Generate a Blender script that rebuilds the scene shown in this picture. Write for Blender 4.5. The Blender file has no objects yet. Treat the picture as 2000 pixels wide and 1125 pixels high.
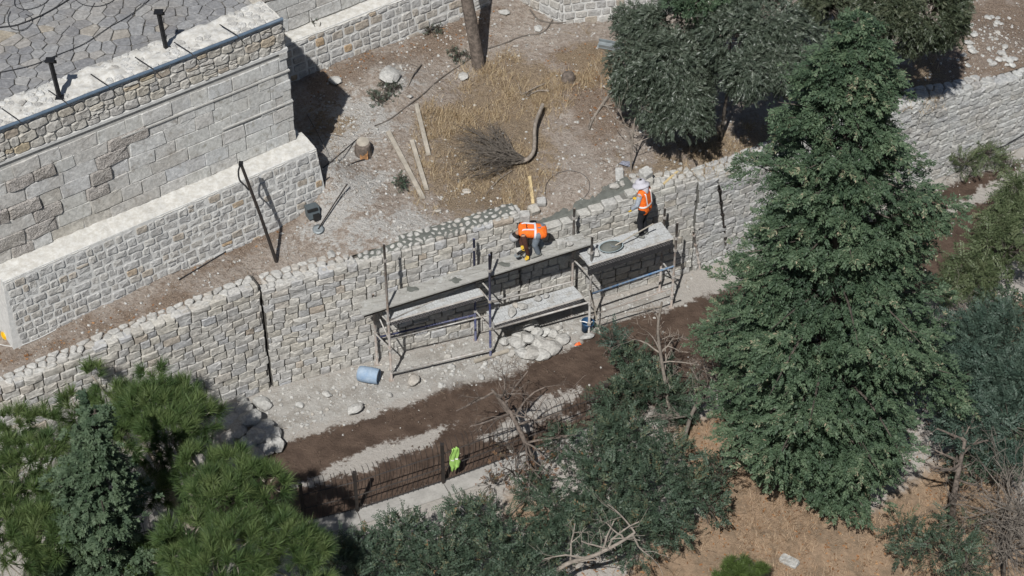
import bpy, math, random
import numpy as np
from mathutils import Matrix, Vector
random.seed(11); rng = np.random.default_rng(11)
scene = bpy.context.scene; col = scene.collection
R = math.radians
# ------------------------------------------------------------------ camera, sky, sun, exposure
TH = R(42); FPX = 3894.0; DIST = 52.0
CAM = np.array([0, -DIST*math.cos(TH), DIST*math.sin(TH)])
FW = np.array([0, math.cos(TH), -math.sin(TH)]); UP = np.array([0, math.sin(TH), math.cos(TH)]); RT = np.array([1., 0, 0])
cd = bpy.data.cameras.new('camera'); cam = bpy.data.objects.new('camera', cd); col.objects.link(cam)
cd.sensor_width = 36; cd.lens = FPX/2000*36; cd.clip_end = 2000; cd.clip_start = 0.5
cam.location = CAM; cam.rotation_euler = (math.pi/2-TH, 0, 0); scene.camera = cam
SUN_AZ = R(16); SUN_EL = R(52)
w = bpy.data.worlds.new('World'); scene.world = w; w.use_nodes = True
nt = w.node_tree; sky = nt.nodes.new('ShaderNodeTexSky'); sky.sky_type = 'NISHITA'; sky.sun_disc = False
sky.sun_elevation = SUN_EL; sky.sun_rotation = math.pi+SUN_AZ; sky.altitude = 300
nt.links.new(sky.outputs[0], nt.nodes['Background'].inputs[0]); nt.nodes['Background'].inputs[1].default_value = 0.05
sd = bpy.data.lights.new('sun', 'SUN'); sd.energy = 5.0; sd.angle = R(0.53); sd.color = (1, .985, .955)
sun = bpy.data.objects.new('sun', sd); col.objects.link(sun)
sun.rotation_euler = Vector((math.sin(SUN_AZ)*math.cos(SUN_EL), math.cos(SUN_AZ)*math.cos(SUN_EL), -math.sin(SUN_EL))).to_track_quat('-Z', 'Y').to_euler()
sun.location = (-10, -30, 60)
vs = scene.view_settings; vs.view_transform = 'Standard'; vs.look = 'None'; vs.gamma = 1; vs.exposure = 0.07; vs.use_curve_mapping = False
scene.render.engine = 'CYCLES'
cy = scene.cycles; cy.max_bounces = 6; cy.diffuse_bounces = 3; cy.glossy_bounces = 2; cy.transmission_bounces = 2; cy.use_adaptive_sampling = True; cy.adaptive_threshold = .02; cy.caustics_reflective = False; cy.caustics_refractive = False

# ------------------------------------------------------------------ survey helpers (photo point on a height -> place in metres)
def ray(x, y): return FW+(x-1000)/FPX*RT-(y-562.5)/FPX*UP
def P(x, y, z=0.):
    d = ray(x, y); return CAM+(z-CAM[2])/d[2]*d
def pj(p):
    v = np.asarray(p, float)-CAM; k = v@FW; return np.array([1000+FPX*(v@RT)/k, 562.5-FPX*(v@UP)/k])
def onplane(x, y, p0, n):
    d = ray(x, y); return CAM+((np.asarray(p0)-CAM)@n)/(d@n)*d
V3 = lambda *a: np.array(a, float)
_k = rng.normal(size=(24, 2)); _k /= np.linalg.norm(_k, axis=1)[:, None]; _f = np.repeat([.5, 1.1, 2.3, 4.9], 6); _p = rng.uniform(0, 6.28, 24)
def fbm(x, y):
    s = 0
    for i in range(24): s = s+np.sin(_f[i]*(_k[i, 0]*x+_k[i, 1]*y)*2+_p[i])/_f[i]**.9
    return s/6.0
def sdpoly(X, Y, poly):                      # signed distance, positive inside
    poly = np.asarray(poly)[:, :2]; d = np.full(X.shape, 1e9); ins = np.zeros(X.shape, bool)
    for i in range(len(poly)):
        a = poly[i]; b = poly[(i+1) % len(poly)]; e = b-a; wx = X-a[0]; wy = Y-a[1]
        t = np.clip((wx*e[0]+wy*e[1])/(e@e+1e-9), 0, 1); d = np.minimum(d, np.hypot(wx-e[0]*t, wy-e[1]*t))
        c = ((a[1] > Y) != (b[1] > Y)) & (X < (b[0]-a[0])*(Y-a[1])/((b[1]-a[1]) if b[1] != a[1] else 1e-9)+a[0]); ins ^= c
    return np.where(ins, d, -d)

# ------------------------------------------------------------------ object helpers
def tag(o, label=None, cat=None, group=None, kind=None):
    if label: o['label'] = label
    if cat: o['category'] = cat
    if group: o['group'] = group
    if kind: o['kind'] = kind
    return o
def empty(name, loc, label=None, cat=None, group=None, kind=None):
    o = bpy.data.objects.new(name, None); col.objects.link(o); o.location = Vector(loc); o.empty_display_size = .2
    return tag(o, label, cat, group, kind)
def link(name, me, parent=None, mw=None):
    o = bpy.data.objects.new(name, me); col.objects.link(o)
    if parent is not None:
        o.parent = parent
        pw = world_mat(parent); o.matrix_parent_inverse = pw.inverted()
    if mw is not None: o.matrix_basis = mw
    return o
def world_mat(o):
    m = o.matrix_basis.copy()
    if o.parent: m = world_mat(o.parent) @ o.matrix_parent_inverse @ m
    return m
def mesh(name, V, F, mat, smooth=False, attrs=None):
    me = bpy.data.meshes.new(name); V = np.ascontiguousarray(V, dtype=np.float32)
    if isinstance(F, np.ndarray):
        n, k = F.shape; me.vertices.add(len(V)); me.vertices.foreach_set('co', V.ravel())
        me.loops.add(n*k); me.loops.foreach_set('vertex_index', np.ascontiguousarray(F, dtype=np.int32).ravel())
        me.polygons.add(n); me.polygons.foreach_set('loop_start', np.arange(0, n*k, k, dtype=np.int32))
        me.polygons.foreach_set('loop_total', np.full(n, k, dtype=np.int32)); me.update(calc_edges=True)
    else:
        me.from_pydata(V.tolist(), [], F); me.update()
    if attrs:
        for k, a in attrs.items(): me.attributes.new(k, 'FLOAT', 'POINT').data.foreach_set('value', np.ascontiguousarray(a, dtype=np.float32).ravel())
    if mat: me.materials.append(mat)
    me.polygons.foreach_set('use_smooth', np.full(len(me.polygons), smooth)); return me
class MB:
    def __init__(s): s.V = []; s.F = []
    def add(s, V, F):
        n = len(s.V); s.V += [tuple(map(float, v)) for v in V]; s.F += [tuple(int(i)+n for i in f) for f in F]; return s
    def box(s, c, size, rot=None):
        x, y, z = np.array(size)/2; q = np.array([(a*x, b*y, d*z) for a in (-1, 1) for b in (-1, 1) for d in (-1, 1)])
        if rot is not None: q = q @ np.array(rot).T
        return s.add(q+np.array(c), [(0, 1, 3, 2), (4, 6, 7, 5), (0, 4, 5, 1), (2, 3, 7, 6), (0, 2, 6, 4), (1, 5, 7, 3)])
    def tube(s, pts, rad, n=6, cap=True):
        pts = [np.array(p, float) for p in pts]; rad = [rad]*len(pts) if np.isscalar(rad) else rad; V = []; F = []; up = None
        for i, p in enumerate(pts):
            d = pts[min(i+1, len(pts)-1)]-pts[max(i-1, 0)]; d = d/(np.linalg.norm(d)+1e-9)
            if up is None: up = V3(0, 0, 1) if abs(d[2]) < .8 else V3(1, 0, 0)
            a = np.cross(d, up); a /= np.linalg.norm(a)+1e-9; b = np.cross(a, d); up = b
            for k in range(n): t = 2*math.pi*k/n; V.append(p+rad[i]*(math.cos(t)*a+math.sin(t)*b))
        for i in range(len(pts)-1):
            for k in range(n): F.append((i*n+k, i*n+(k+1) % n, (i+1)*n+(k+1) % n, (i+1)*n+k))
        if cap: F.append(tuple(range(n))); F.append(tuple(range((len(pts)-1)*n, len(pts)*n))[::-1])
        return s.add(V, F)
    def blob(s, pts, rad, n=10):               # tube with rounded ends, for bodies
        pts = [np.array(p, float) for p in pts]; d0 = pts[0]-pts[1]; d0 /= np.linalg.norm(d0); d1 = pts[-1]-pts[-2]; d1 /= np.linalg.norm(d1)
        a = [pts[0]+d0*rad[0]*.92, pts[0]+d0*rad[0]*.65]; b = [pts[-1]+d1*rad[-1]*.65, pts[-1]+d1*rad[-1]*.92]
        return s.tube(a+pts+b, [rad[0]*.38, rad[0]*.76]+list(rad)+[rad[-1]*.76, rad[-1]*.38], n)
    def lathe(s, prof, M, n=20):
        V = []; F = []
        for r, z in prof:
            for k in range(n): t = 2*math.pi*k/n; V.append(np.array(M @ Vector((r*math.cos(t), r*math.sin(t), z))))
        for i in range(len(prof)-1):
            for k in range(n): F.append((i*n+k, i*n+(k+1) % n, (i+1)*n+(k+1) % n, (i+1)*n+k))
        F.append(tuple(range(n))[::-1]); F.append(tuple(range((len(prof)-1)*n, len(prof)*n))); return s.add(V, F)
    def build(s, name, mat, parent=None, smooth=False): return link(name, mesh(name, s.V, s.F, mat, smooth), parent)

# ------------------------------------------------------------------ materials
class NT:
    def __init__(s, name, rough=.9, spec=.3):
        s.m = bpy.data.materials.new(name); s.m.use_nodes = True; s.t = s.m.node_tree; s.b = s.t.nodes['Principled BSDF']
        s.b.inputs['Roughness'].default_value = rough; s.b.inputs['Specular IOR Level'].default_value = spec
    def n(s, ty, ins=None, **kw):
        o = s.t.nodes.new('ShaderNode'+ty)
        for k, v in kw.items(): setattr(o, k, v)
        for k, v in (ins or {}).items(): s.set(o.inputs[k], v)
        return o
    def set(s, sock, v):
        if isinstance(v, bpy.types.NodeSocket): s.t.links.new(v, sock)
        else: sock.default_value = (tuple(v)+(1,) if hasattr(v, '__len__') and len(v) == 3 and sock.type == 'RGBA' else v)
    def co(s): return s.n('TexCoord').outputs['Object']
    def pos(s): return s.n('NewGeometry').outputs['Position']
    def noise(s, scale, vec=None, detail=5, rough=.6): return s.n('TexNoise', {'Vector': vec if vec is not None else s.pos(), 'Scale': scale, 'Detail': detail, 'Roughness': rough}).outputs[0]
    def math(s, op, a, b=0., c=0., clamp=False): return s.n('Math', {0: a, 1: b, 2: c}, operation=op, use_clamp=clamp).outputs[0]
    def sm(s, v, a, b): return s.n('MapRange', {'Value': v, 'From Min': a, 'From Max': b}, interpolation_type='SMOOTHSTEP').outputs[0]
    def mix(s, f, a, b, mode='MIX'):
        o = s.n('Mix', data_type='RGBA', blend_type=mode); s.set(o.inputs[0], f); s.set(o.inputs[6], a); s.set(o.inputs[7], b); return o.outputs[2]
    def ramp(s, f, stops, const=False):
        o = s.n('ValToRGB'); s.set(o.inputs[0], f); e = o.color_ramp.elements; o.color_ramp.interpolation = 'CONSTANT' if const else 'LINEAR'
        while len(e) < len(stops): e.new(.5)
        for q, (p, c) in zip(e, stops): q.position = p; q.color = tuple(c)+(1,)
        return o.outputs[0]
    def rnd(s):
        g = s.n('NewGeometry').outputs['Random Per Island']; o = s.n('ObjectInfo').outputs['Random']
        return s.math('FRACT', s.math('ADD', s.math('MULTIPLY', g, 3.17), o))
    def attr(s, k): return s.n('Attribute', attribute_name=k).outputs['Fac']
    def col(s, c): s.set(s.b.inputs['Base Color'], c)
    def bump(s, h, st=.5, dist=.02): s.set(s.b.inputs['Normal'], s.n('Bump', {'Height': h, 'Strength': st, 'Distance': dist}).outputs[0])

def stone_mat(name, stops, vein=.35, bump=.6, bscale=14, bdist=.025, stain=(.16, .14, .12), stain_amt=.35):
    t = NT(name, .92, .2); p = t.pos()
    stops = [(a, tuple(x*.84+.16*sum(c)/3 for x in c)) for a, c in stops]; c = t.ramp(t.rnd(), stops)
    n1 = t.noise(5, p, 4, .7); n2 = t.noise(bscale, p, 4, .75); n3 = t.noise(1.1, p, 2)
    c = t.mix(t.math('MULTIPLY', t.sm(n1, .5, .72), vein), c, t.mix(.5, c, (.75, .73, .68)))
    c = t.mix(t.math('MULTIPLY', t.sm(n1, .48, .28), stain_amt), c, stain)
    c = t.mix(.35, c, t.mix(n2, (.3, .3, .3), (1.2, 1.2, 1.2)), 'MULTIPLY') if False else t.mix(t.math('MULTIPLY', t.sm(n3, .46, .66), .42), c, t.mix(.5, c, (.27, .235, .19)))
    c = t.mix(1., c, t.mix(t.sm(n2, .3, .7), (.72, .72, .72), (1.12, 1.12, 1.12)), 'MULTIPLY')
    t.col(c); t.bump(t.math('ADD', n2, t.math('MULTIPLY', n1, 1.5)), bump, bdist); return t.m
def plain(name, c, rough=.7, var=.25, scale=6, metal=0., bump=.15, spec=.3, c2=None):
    t = NT(name, rough, spec); p = t.pos(); n = t.noise(scale, p, 4, .7)
    d = c2 if c2 else tuple(x*(1-var*2) for x in c)
    k = t.mix(t.sm(n, .35, .68), d, c)
    k = t.mix(t.math('MULTIPLY', t.sm(t.noise(scale*7, p), .4, .7), .3), k, tuple(x*.6 for x in c))
    t.col(k); t.b.inputs['Metallic'].default_value = metal; t.bump(n, bump, .01); return t.m
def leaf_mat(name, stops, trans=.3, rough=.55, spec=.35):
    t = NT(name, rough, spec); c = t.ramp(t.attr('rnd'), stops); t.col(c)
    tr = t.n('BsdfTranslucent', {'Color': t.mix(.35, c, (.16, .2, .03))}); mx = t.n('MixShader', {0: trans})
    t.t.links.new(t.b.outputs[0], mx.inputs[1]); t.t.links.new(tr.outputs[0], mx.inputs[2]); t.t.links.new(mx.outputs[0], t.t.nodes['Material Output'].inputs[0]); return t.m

M = {}
M['ret'] = stone_mat('retaining_stone', [(0, (.39, .37, .33)), (.2, (.46, .44, .40)), (.4, (.365, .36, .35)), (.55, (.48, .455, .405)), (.7, (.425, .395, .335)), (.84, (.385, .39, .40)), (.95, (.47, .45, .41)), (1, (.36, .30, .235))])
M['ret_pale'] = stone_mat('pale_wall_stone', [(0, (.40, .40, .385)), (.3, (.45, .45, .43)), (.6, (.38, .38, .375)), (.85, (.43, .42, .39)), (1, (.36, .35, .335))], bump=.8, bdist=.035)
M['ret_new'] = stone_mat('fresh_stone', [(0, (.42, .41, .375)), (.3, (.46, .445, .40)), (.6, (.38, .375, .365)), (.85, (.44, .42, .375)), (1, (.39, .355, .30))])
M['rub'] = stone_mat('parapet_stone', [(0, (.40, .38, .34)), (.3, (.45, .43, .39)), (.55, (.36, .345, .325)), (.78, (.42, .39, .33)), (.92, (.35, .29, .225)), (.98, (.40, .33, .22)), (1, (.29, .22, .17))])
M['ash'] = stone_mat('ashlar', [(0, (.45, .43, .40)), (.25, (.50, .495, .475)), (.5, (.42, .40, .37)), (.7, (.51, .51, .495)), (.85, (.44, .41, .355)), (1, (.48, .49, .505))], bump=.5, bdist=.018, stain=(.22, .195, .165), stain_amt=.55)
M['ash_rough'] = stone_mat('weathered_ashlar', [(0, (.36, .33, .30)), (.4, (.43, .395, .36)), (.75, (.39, .355, .325)), (1, (.46, .43, .395))], bump=1., bscale=20, bdist=.05)
M['ash_new'] = stone_mat('smooth_ashlar', [(0, (.47, .475, .47)), (.5, (.50, .495, .465)), (1, (.44, .44, .425))], bump=.2, bdist=.008, stain=(.24, .225, .19), stain_amt=.75)
M['pli'] = stone_mat('plinth_stone', [(0, (.43, .425, .41)), (.35, (.37, .365, .355)), (.65, (.47, .46, .435)), (.85, (.41, .395, .365)), (.97, (.36, .31, .25)), (1, (.42, .29, .16))], bump=.8)
M['cap'] = stone_mat('cap_stone', [(0, (.40, .388, .36)), (.4, (.45, .437, .405)), (.7, (.36, .35, .325)), (1, (.42, .385, .335))])
M['capw'] = stone_mat('lime_white_stone', [(0, (.50, .49, .46)), (.5, (.57, .56, .53)), (.85, (.45, .44, .41)), (1, (.36, .34, .31))], bump=.9, bscale=22, bdist=.03)
M['flag'] = stone_mat('flagstone', [(0, (.19, .19, .195)), (.3, (.255, .255, .255)), (.55, (.175, .175, .183)), (.87, (.29, .287, .28)), (.975, (.28, .26, .235)), (1, (.33, .27, .18))], bump=.5, stain=(.2, .185, .17))
M['rock'] = stone_mat('quarry_rock', [(0, (.40, .39, .365)), (.4, (.46, .45, .42)), (.7, (.37, .365, .345)), (1, (.43, .39, .335))], bump=.8)
M['mort_l'] = plain('light_grey_mortar', (.45, .44, .415), .95, .12, 9, bump=.5)
M['mort_w'] = plain('white_mortar', (.58, .575, .555), .95, .1, 9, bump=.4)
M['mort_d'] = plain('dark_mortar', (.17, .165, .15), .95, .15, 14, bump=.6)
M['mort_g'] = plain('grey_mortar', (.27, .26, .24), .95, .2, 9, bump=.5)
M['mort_wet'] = plain('wet_mortar', (.135, .14, .125), .7, .12, 7, bump=.35)
M['joint'] = plain('joint_earth', (.15, .14, .125), 1, .3, 20, bump=.5)
M['plast'] = plain('white_plaster', (.55, .54, .51), .95, .1, 9, bump=1., c2=(.43, .41, .37))
M['black'] = plain('black_steel', (.022, .022, .024), .5, .2, 12, .2)
M['dark_iron'] = plain('dark_iron', (.03, .028, .028), .6, .3, 12, .2, c2=(.045, .036, .03))
M['pipe'] = plain('blue_grey_conduit', (.10, .14, .19), .45, .12, 5)
M['cable'] = plain('black_cable', (.03, .03, .032), .6, .1)
M['hose'] = plain('grey_hose', (.16, .14, .12), .8, .2)
M['galv'] = plain('galvanised_tube', (.44, .43, .41), .5, .3, 7, .1, c2=(.28, .25, .22))
M['rust'] = plain('rusty_tube', (.27, .21, .17), .75, .3, 8, .05, c2=(.36, .34, .32))
M['bluetube'] = plain('blue_tube', (.05, .13, .26), .5, .2, 8, c2=(.22, .25, .28))
M['navytube'] = plain('navy_tube', (.03, .04, .12), .5, .2, 8, c2=(.12, .12, .16))
M['deckmetal'] = plain('deck_sheet', (.52, .525, .52), .6, .2, 5, .0, c2=(.42, .415, .40))
M['mesh_side'] = plain('dark_deck_side', (.055, .055, .058), .6, .2, 12, .2)
M['wood_grey'] = plain('weathered_board', (.40, .36, .30), .9, .15, 4, bump=.3)
M['wood_cem'] = plain('cement_smeared_board', (.37, .37, .345), .9, .12, 3.5, bump=.35, c2=(.29, .285, .26))
def board_mat(name, a, b, stain):
    t = NT(name, .9, .2); p = t.pos(); d = t.n('Mapping', {'Vector': p, 'Rotation': (0, 0, -R(22)), 'Scale': (1.2, 16, 6)}).outputs[0]
    g = t.noise(2.2, d, 4, .6); n = t.noise(3.2, p, 5, .75); f = t.noise(14, p, 4, .75); c = t.mix(t.sm(g, .3, .7), a, b)
    c = t.mix(t.sm(n, .52, .62), c, stain); c = t.mix(t.math('MULTIPLY', t.sm(f, .6, .7), .7), c, (.55, .55, .53)); c = t.mix(t.math('MULTIPLY', t.sm(f, .42, .33), .8), c, (.13, .125, .115)); t.col(c); t.bump(t.math('ADD', g, f), .5, .02); return t.m
M['wood_cem'] = board_mat('cement_smeared_board', (.24, .23, .21), (.33, .325, .30), (.37, .37, .355)); M['wood_cem2'] = board_mat('cement_smeared_front_board', (.26, .25, .23), (.35, .345, .32), (.28, .275, .26))
M['deckmetal'] = board_mat('dusty_deck_sheet', (.36, .365, .365), (.44, .45, .45), (.33, .325, .31))
M['wood_new'] = plain('fresh_timber', (.60, .47, .26), .8, .1, 6)
M['wood_dead'] = plain('dead_wood', (.29, .25, .21), .95, .2, 9, bump=.5)
M['twig'] = plain('grey_twig', (.19, .165, .14), .95, .2, 9)
M['bark'] = plain('bark', (.19, .155, .13), .95, .3, 9, bump=1.)
M['bark_dark'] = plain('dark_bark', (.10, .085, .07), .95, .3, 9, bump=.8)
M['cutwood'] = plain('cut_wood', (.38, .20, .09), .9, .3, 9)
M['orange'] = plain('orange_vest', (.90, .17, .018), .75, .10, 9, bump=.2)
_t = M['orange'].node_tree
for _n in _t.nodes:
    if _n.type == 'BUMP': _n.inputs['Strength'].default_value = .9; _n.inputs['Distance'].default_value = .05
M['silver'] = plain('reflective_band', (.62, .62, .66), .4, .05)
M['whiteband'] = plain('white_band', (.85, .82, .78), .5, .05)
M['lime'] = plain('lime_vest', (.36, .60, .15), .7, .08)
M['jeans'] = plain('grey_jeans', (.17, .20, .23), .9, .1, 12)
M['trouser'] = plain('black_trousers', (.018, .018, .022), .85, .15)
M['shirt'] = plain('pale_check_shirt', (.42, .46, .52), .85, .15, 24)
M['brownshirt'] = plain('brown_sleeve', (.075, .03, .02), .9, .2)
M['skin'] = plain('skin', (.36, .2, .13), .6, .05)
M['hair'] = plain('dark_hair', (.02, .016, .014), .8, .1)
M['cap_grey'] = plain('grey_cloth_cap', (.36, .36, .36), .9, .1)
M['hat'] = plain('lilac_grey_sun_hat', (.47, .46, .50), .9, .06)
M['glove'] = plain('yellow_glove', (.72, .47, .05), .8, .15)
M['shoe'] = plain('dusty_shoe', (.25, .25, .23), .9, .2)
M['tub'] = plain('pale_blue_tub', (.36, .43, .45), .5, .1)
M['bucket'] = plain('blue_bucket', (.03, .09, .19), .45, .2, 8)
M['barrel'] = plain('faded_blue_barrel', (.30, .37, .45), .7, .2, 3, c2=(.19, .27, .38))
M['yellow'] = plain('yellow_helmet', (.75, .45, .02), .4, .05)
M['toolgrey'] = plain('grey_plastic', (.10, .12, .13), .5, .1)
M['toolblack'] = plain('black_plastic', (.02, .02, .02), .5, .1)
M['litter_o'] = plain('orange_wrapper', (.85, .16, .04), .5, .05)
M['bag'] = plain('pale_plastic_bag', (.30, .31, .37), .4, .1)
M['zinc'] = plain('zinc_trough', (.30, .33, .34), .5, .1, metal=.4)
M['concrete'] = plain('pale_concrete', (.36, .345, .32), .95, .12, 3, bump=.3)
M['dirtheap'] = plain('dirt_heap', (.36, .34, .31), 1., .12, 6, bump=.9)
M['leafy'] = None

# ------------------------------------------------------------------ survey of the retaining walls (z = 0 is the path at their foot)
BL = [P(*q) for q in [(-100, 1006), (530, 757), (1020, 624), (1350, 530), (2100, 247)]]
TOPS = [[(0, 760), (203, 674), (317, 630), (425, 587), (490, 562)], [(500, 572), (640, 530), (735, 505), (798, 483), (915, 452), (1000, 425)],
        [(1016, 462), (1069, 445), (1124, 425), (1182, 401), (1222, 385), (1240, 375), (1267, 370), (1338, 354)], [(1400, 343), (1763, 208), (1811, 190), (1871, 181), (1998, 150)]]
SEG = []
for i in range(4):
    a, b = BL[i], BL[i+1]; L = np.linalg.norm(b-a); t = (b-a)/L; n = V3(t[1], -t[0], 0)
    tp = []
    for q in TOPS[i]:
        p = onplane(*q, a, n); tp.append(((p-a)@t, p[2]))
    SEG.append(dict(a=a, b=b, L=L, t=t, n=n, tu=[x[0] for x in tp], tz=[x[1] for x in tp]))
def ztop(i, u): return float(np.interp(u, SEG[i]['tu'], SEG[i]['tz']))
AX = R(25); EA = V3(math.cos(AX), math.sin(AX), 0); EB = V3(-math.sin(AX), math.cos(AX), 0)
_al = []; _bl = []; _zl = []
for i, s in enumerate(SEG):
    for u in np.linspace(0, s['L'], 24):
        p = s['a']+s['t']*u; _al.append(p@EA); _bl.append(p@EB); _zl.append(ztop(i, u))
_e = SEG[0]; p = _e['a']-_e['t']*25; _al.insert(0, p@EA); _bl.insert(0, p@EB); _zl.insert(0, _zl[0])
_e = SEG[3]; p = _e['b']+_e['t']*40; _al.append(p@EA); _bl.append(p@EB); _zl.append(_zl[-1])
_af = np.linspace(min(_al), max(_al), 900); _zf = np.interp(_af, _al, _zl); _kr = np.exp(-np.linspace(-2.2, 2.2, 71)**2); _zs = np.convolve(np.pad(_zf, 35, mode='edge'), _kr/_kr.sum(), 'valid')
def wallb(a): return np.interp(a, _al, _bl)
BUMPS = []
def zh(x, y):
    a = x*EA[0]+y*EA[1]; b = x*EB[0]+y*EB[1]; t = b-wallb(a); zt = np.interp(a, _al, _zl); zt = zt+(np.interp(a, _af, _zs)-zt)*np.clip((t-.35)/.7, 0, 1)
    z = zt-.06+.085*np.maximum(t-.3, 0)+.07*fbm(x*1.3, y*1.3)*np.clip((t-.5)/1.5, 0, 1)
    for bx, by, r, h in BUMPS: z = z+h*np.exp(-((x-bx)**2+(y-by)**2)/r**2)
    return z
def GH(px, py, dz=0.):
    z = 3.7
    for _ in range(14): p = P(px, py, z); z = float(zh(p[0], p[1]))
    return p+V3(0, 0, dz)
for q, r, h in [((640, 378), .9, .42), ((700, 450), 1.1, .16), ((628, 335), .6, .35), ((760, 150), .7, .12), ((1930, 90), 1.2, .3)]:
    p = GH(*q); BUMPS.append((p[0], p[1], r, h))
# fence line on the lower side
FL = [P(*q) for q in [(240, 1110), (698, 1000), (866, 945), (1182, 828), (1420, 735), (2100, 470)]]
_fx = [p[0] for p in FL]; _fy = [p[1] for p in FL]
def zl(x, y):
    f = np.interp(x, [-60]+_fx+[60], [_fy[0]-14]+_fy+[_fy[-1]+16]); d = np.maximum(f-y-1.1, 0)
    return -.16*np.minimum(d, 14)+.03*fbm(x*1.5, y*1.5)*np.clip(d+.4, 0, 1)
def GL(px, py, dz=0.):
    z = 0.
    for _ in range(14): p = P(px, py, z); z = float(zl(p[0], p[1]))
    return p+V3(0, 0, dz)

# ------------------------------------------------------------------ the grounds
def polyL(pts): return [GL(*q) for q in pts]
def polyH(pts): return [GH(*q) for q in pts]
def union(X, Y, polys): 
    d = np.full(X.shape, -1e9)
    for p in polys: d = np.maximum(d, sdpoly(X, Y, p))
    return d
def grid_mesh(name, X, Y, Z, mat, attrs):
    n, m = X.shape; idx = np.arange(n*m).reshape(n, m)
    F = np.stack([idx[:-1, :-1], idx[1:, :-1], idx[1:, 1:], idx[:-1, 1:]], -1).reshape(-1, 4)
    return mesh(name, np.stack([X, Y, Z], -1).reshape(-1, 3), F, mat, True, attrs)
WET = [polyL(p) for p in [
    [(380, 1010), (440, 925), (520, 885), (545, 865), (600, 850), (640, 838), (700, 816), (760, 800), (835, 775), (880, 742), (930, 742), (1010, 725), (1050, 690), (1105, 684), (1140, 655), (1170, 636), (1240, 616), (1330, 598), (1420, 560), (1560, 500), (1760, 410), (1800, 378), (1870, 350), (1960, 318), (2060, 290), (2060, 470), (1800, 590), (1420, 745), (1182, 836), (866, 950), (698, 1004), (240, 1112)]]]
DRY = [polyL(p) for p in [[(540, 955), (600, 935), (665, 905), (700, 880), (760, 862), (790, 858), (840, 838), (888, 826), (868, 852), (800, 888), (745, 908), (700, 925), (640, 940), (590, 955)],
    [(930, 858), (985, 830), (1010, 800), (1060, 778), (1100, 765), (1138, 752), (1120, 778), (1085, 808), (1040, 838), (985, 862)],
    [(1775, 436), (1830, 416), (1880, 392), (1940, 350), (2060, 300), (2060, 345), (1940, 385), (1880, 410), (1830, 428)], [(1100, 815), (1150, 790), (1175, 780), (1160, 795), (1110, 822)],
    [(1940, 460), (2060, 410), (2060, 440), (1950, 475)]]]
ST_L = [polyL(p) for p in [[(1300, 830), (1420, 800), (1560, 860), (1700, 1000), (1860, 880), (1960, 900), (2050, 1200), (1200, 1200), (1250, 1060), (1380, 1000)], [(1000, 960), (1080, 990), (1070, 1050), (980, 1010)], [(1850, 620), (2100, 560), (2100, 900), (1900, 800)]]]
DEB = [polyL(p) for p in [[(430, 800), (540, 752), (740, 700), (960, 640), (1130, 606), (1340, 540), (1330, 590), (1180, 630), (1080, 690), (960, 745), (830, 770), (700, 810), (560, 850), (480, 840)], [(1780, 400), (1810, 370), (2100, 250), (2100, 290), (1900, 345)]]]
STR = [polyH(p) for p in [[(835, 275), (870, 190), (930, 130), (1000, 108), (1060, 120), (1100, 180), (1065, 230), (1085, 300), (1055, 350), (1000, 405), (930, 420), (855, 410), (825, 360)], [(1070, 120), (1150, 70), (1200, 100), (1190, 160), (1120, 150)],
    [(1240, 330), (1290, 295), (1420, 270), (1520, 235), (1530, 275), (1400, 318), (1270, 345)], [(1730, 150), (1800, 110), (1850, 150), (1830, 200), (1750, 205)], [(600, 230), (640, 215), (680, 240), (650, 275), (610, 265)]]]
PAL = [polyH(p) for p in [[(640, 485), (690, 425), (800, 410), (850, 440), (730, 478), (680, 500)], [(600, 190), (680, 170), (740, 200), (770, 245), (720, 290), (650, 330), (600, 300)], [(560, 470), (600, 400), (700, 330), (780, 340), (700, 420), (650, 470)], [(720, 130), (790, 130), (800, 175), (740, 180)], [(1880, 60), (1960, 40), (1990, 110), (1900, 150)]]]
LIT = [polyH(p) for p in [[(600, 170), (640, 125), (740, 95), (900, 35), (960, 20), (960, 70), (860, 110), (760, 120), (680, 160), (620, 230)], [(330, 560), (400, 500), (560, 410), (600, 390), (600, 430), (480, 490), (380, 540)], [(0, 690), (140, 640), (330, 570), (400, 570), (250, 640), (0, 720)],
    [(1060, 100), (1200, 80), (1230, 200), (1180, 300), (1080, 180)], [(1640, 210), (1700, 130), (1860, 90), (1880, 0), (2080, -40), (2080, 130), (1900, 175), (1770, 215)]]]
t = NT('path_earth', .95, .25); p = t.pos(); n0 = t.noise(2.2, p, 6, .65); n1 = t.noise(9, p, 5, .7); n2 = t.noise(40, p, 4, .7); n4 = t.noise(.7, p, 4)
edge = t.math('MULTIPLY', t.math('SUBTRACT', t.math('ADD', n0, t.math('MULTIPLY', n1, .6)), .8), .9)
wet = t.sm(t.math('ADD', t.attr('wet'), edge), -.07, .10); dry = t.sm(t.math('ADD', t.attr('dry'), edge), -.06, .10); wet = t.math('MULTIPLY', wet, t.math('SUBTRACT', 1., dry))
c = t.mix(n1, (.28, .255, .225), (.40, .375, .345)); c = t.mix(t.math('MULTIPLY', t.sm(n2, .6, .75), .5), c, (.52, .5, .47))
c = t.mix(t.sm(t.math('ADD', t.attr('straw'), edge), -.2, .2), c, t.mix(t.math('MULTIPLY', t.sm(n0, .42, .62), .75), t.mix(n1, (.17, .11, .07), (.36, .265, .18)), t.mix(n1, (.10, .07, .045), (.22, .17, .12))))
wc = t.mix(t.sm(n0, .3, .7), (.056, .037, .027), (.105, .072, .053)); wc = t.mix(t.math('MULTIPLY', t.sm(n2, .66, .74), .35), wc, (.3, .26, .21)); wc = t.mix(t.math('MULTIPLY', t.sm(n4, .52, .7), .5), wc, (.05, .033, .024))
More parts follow.
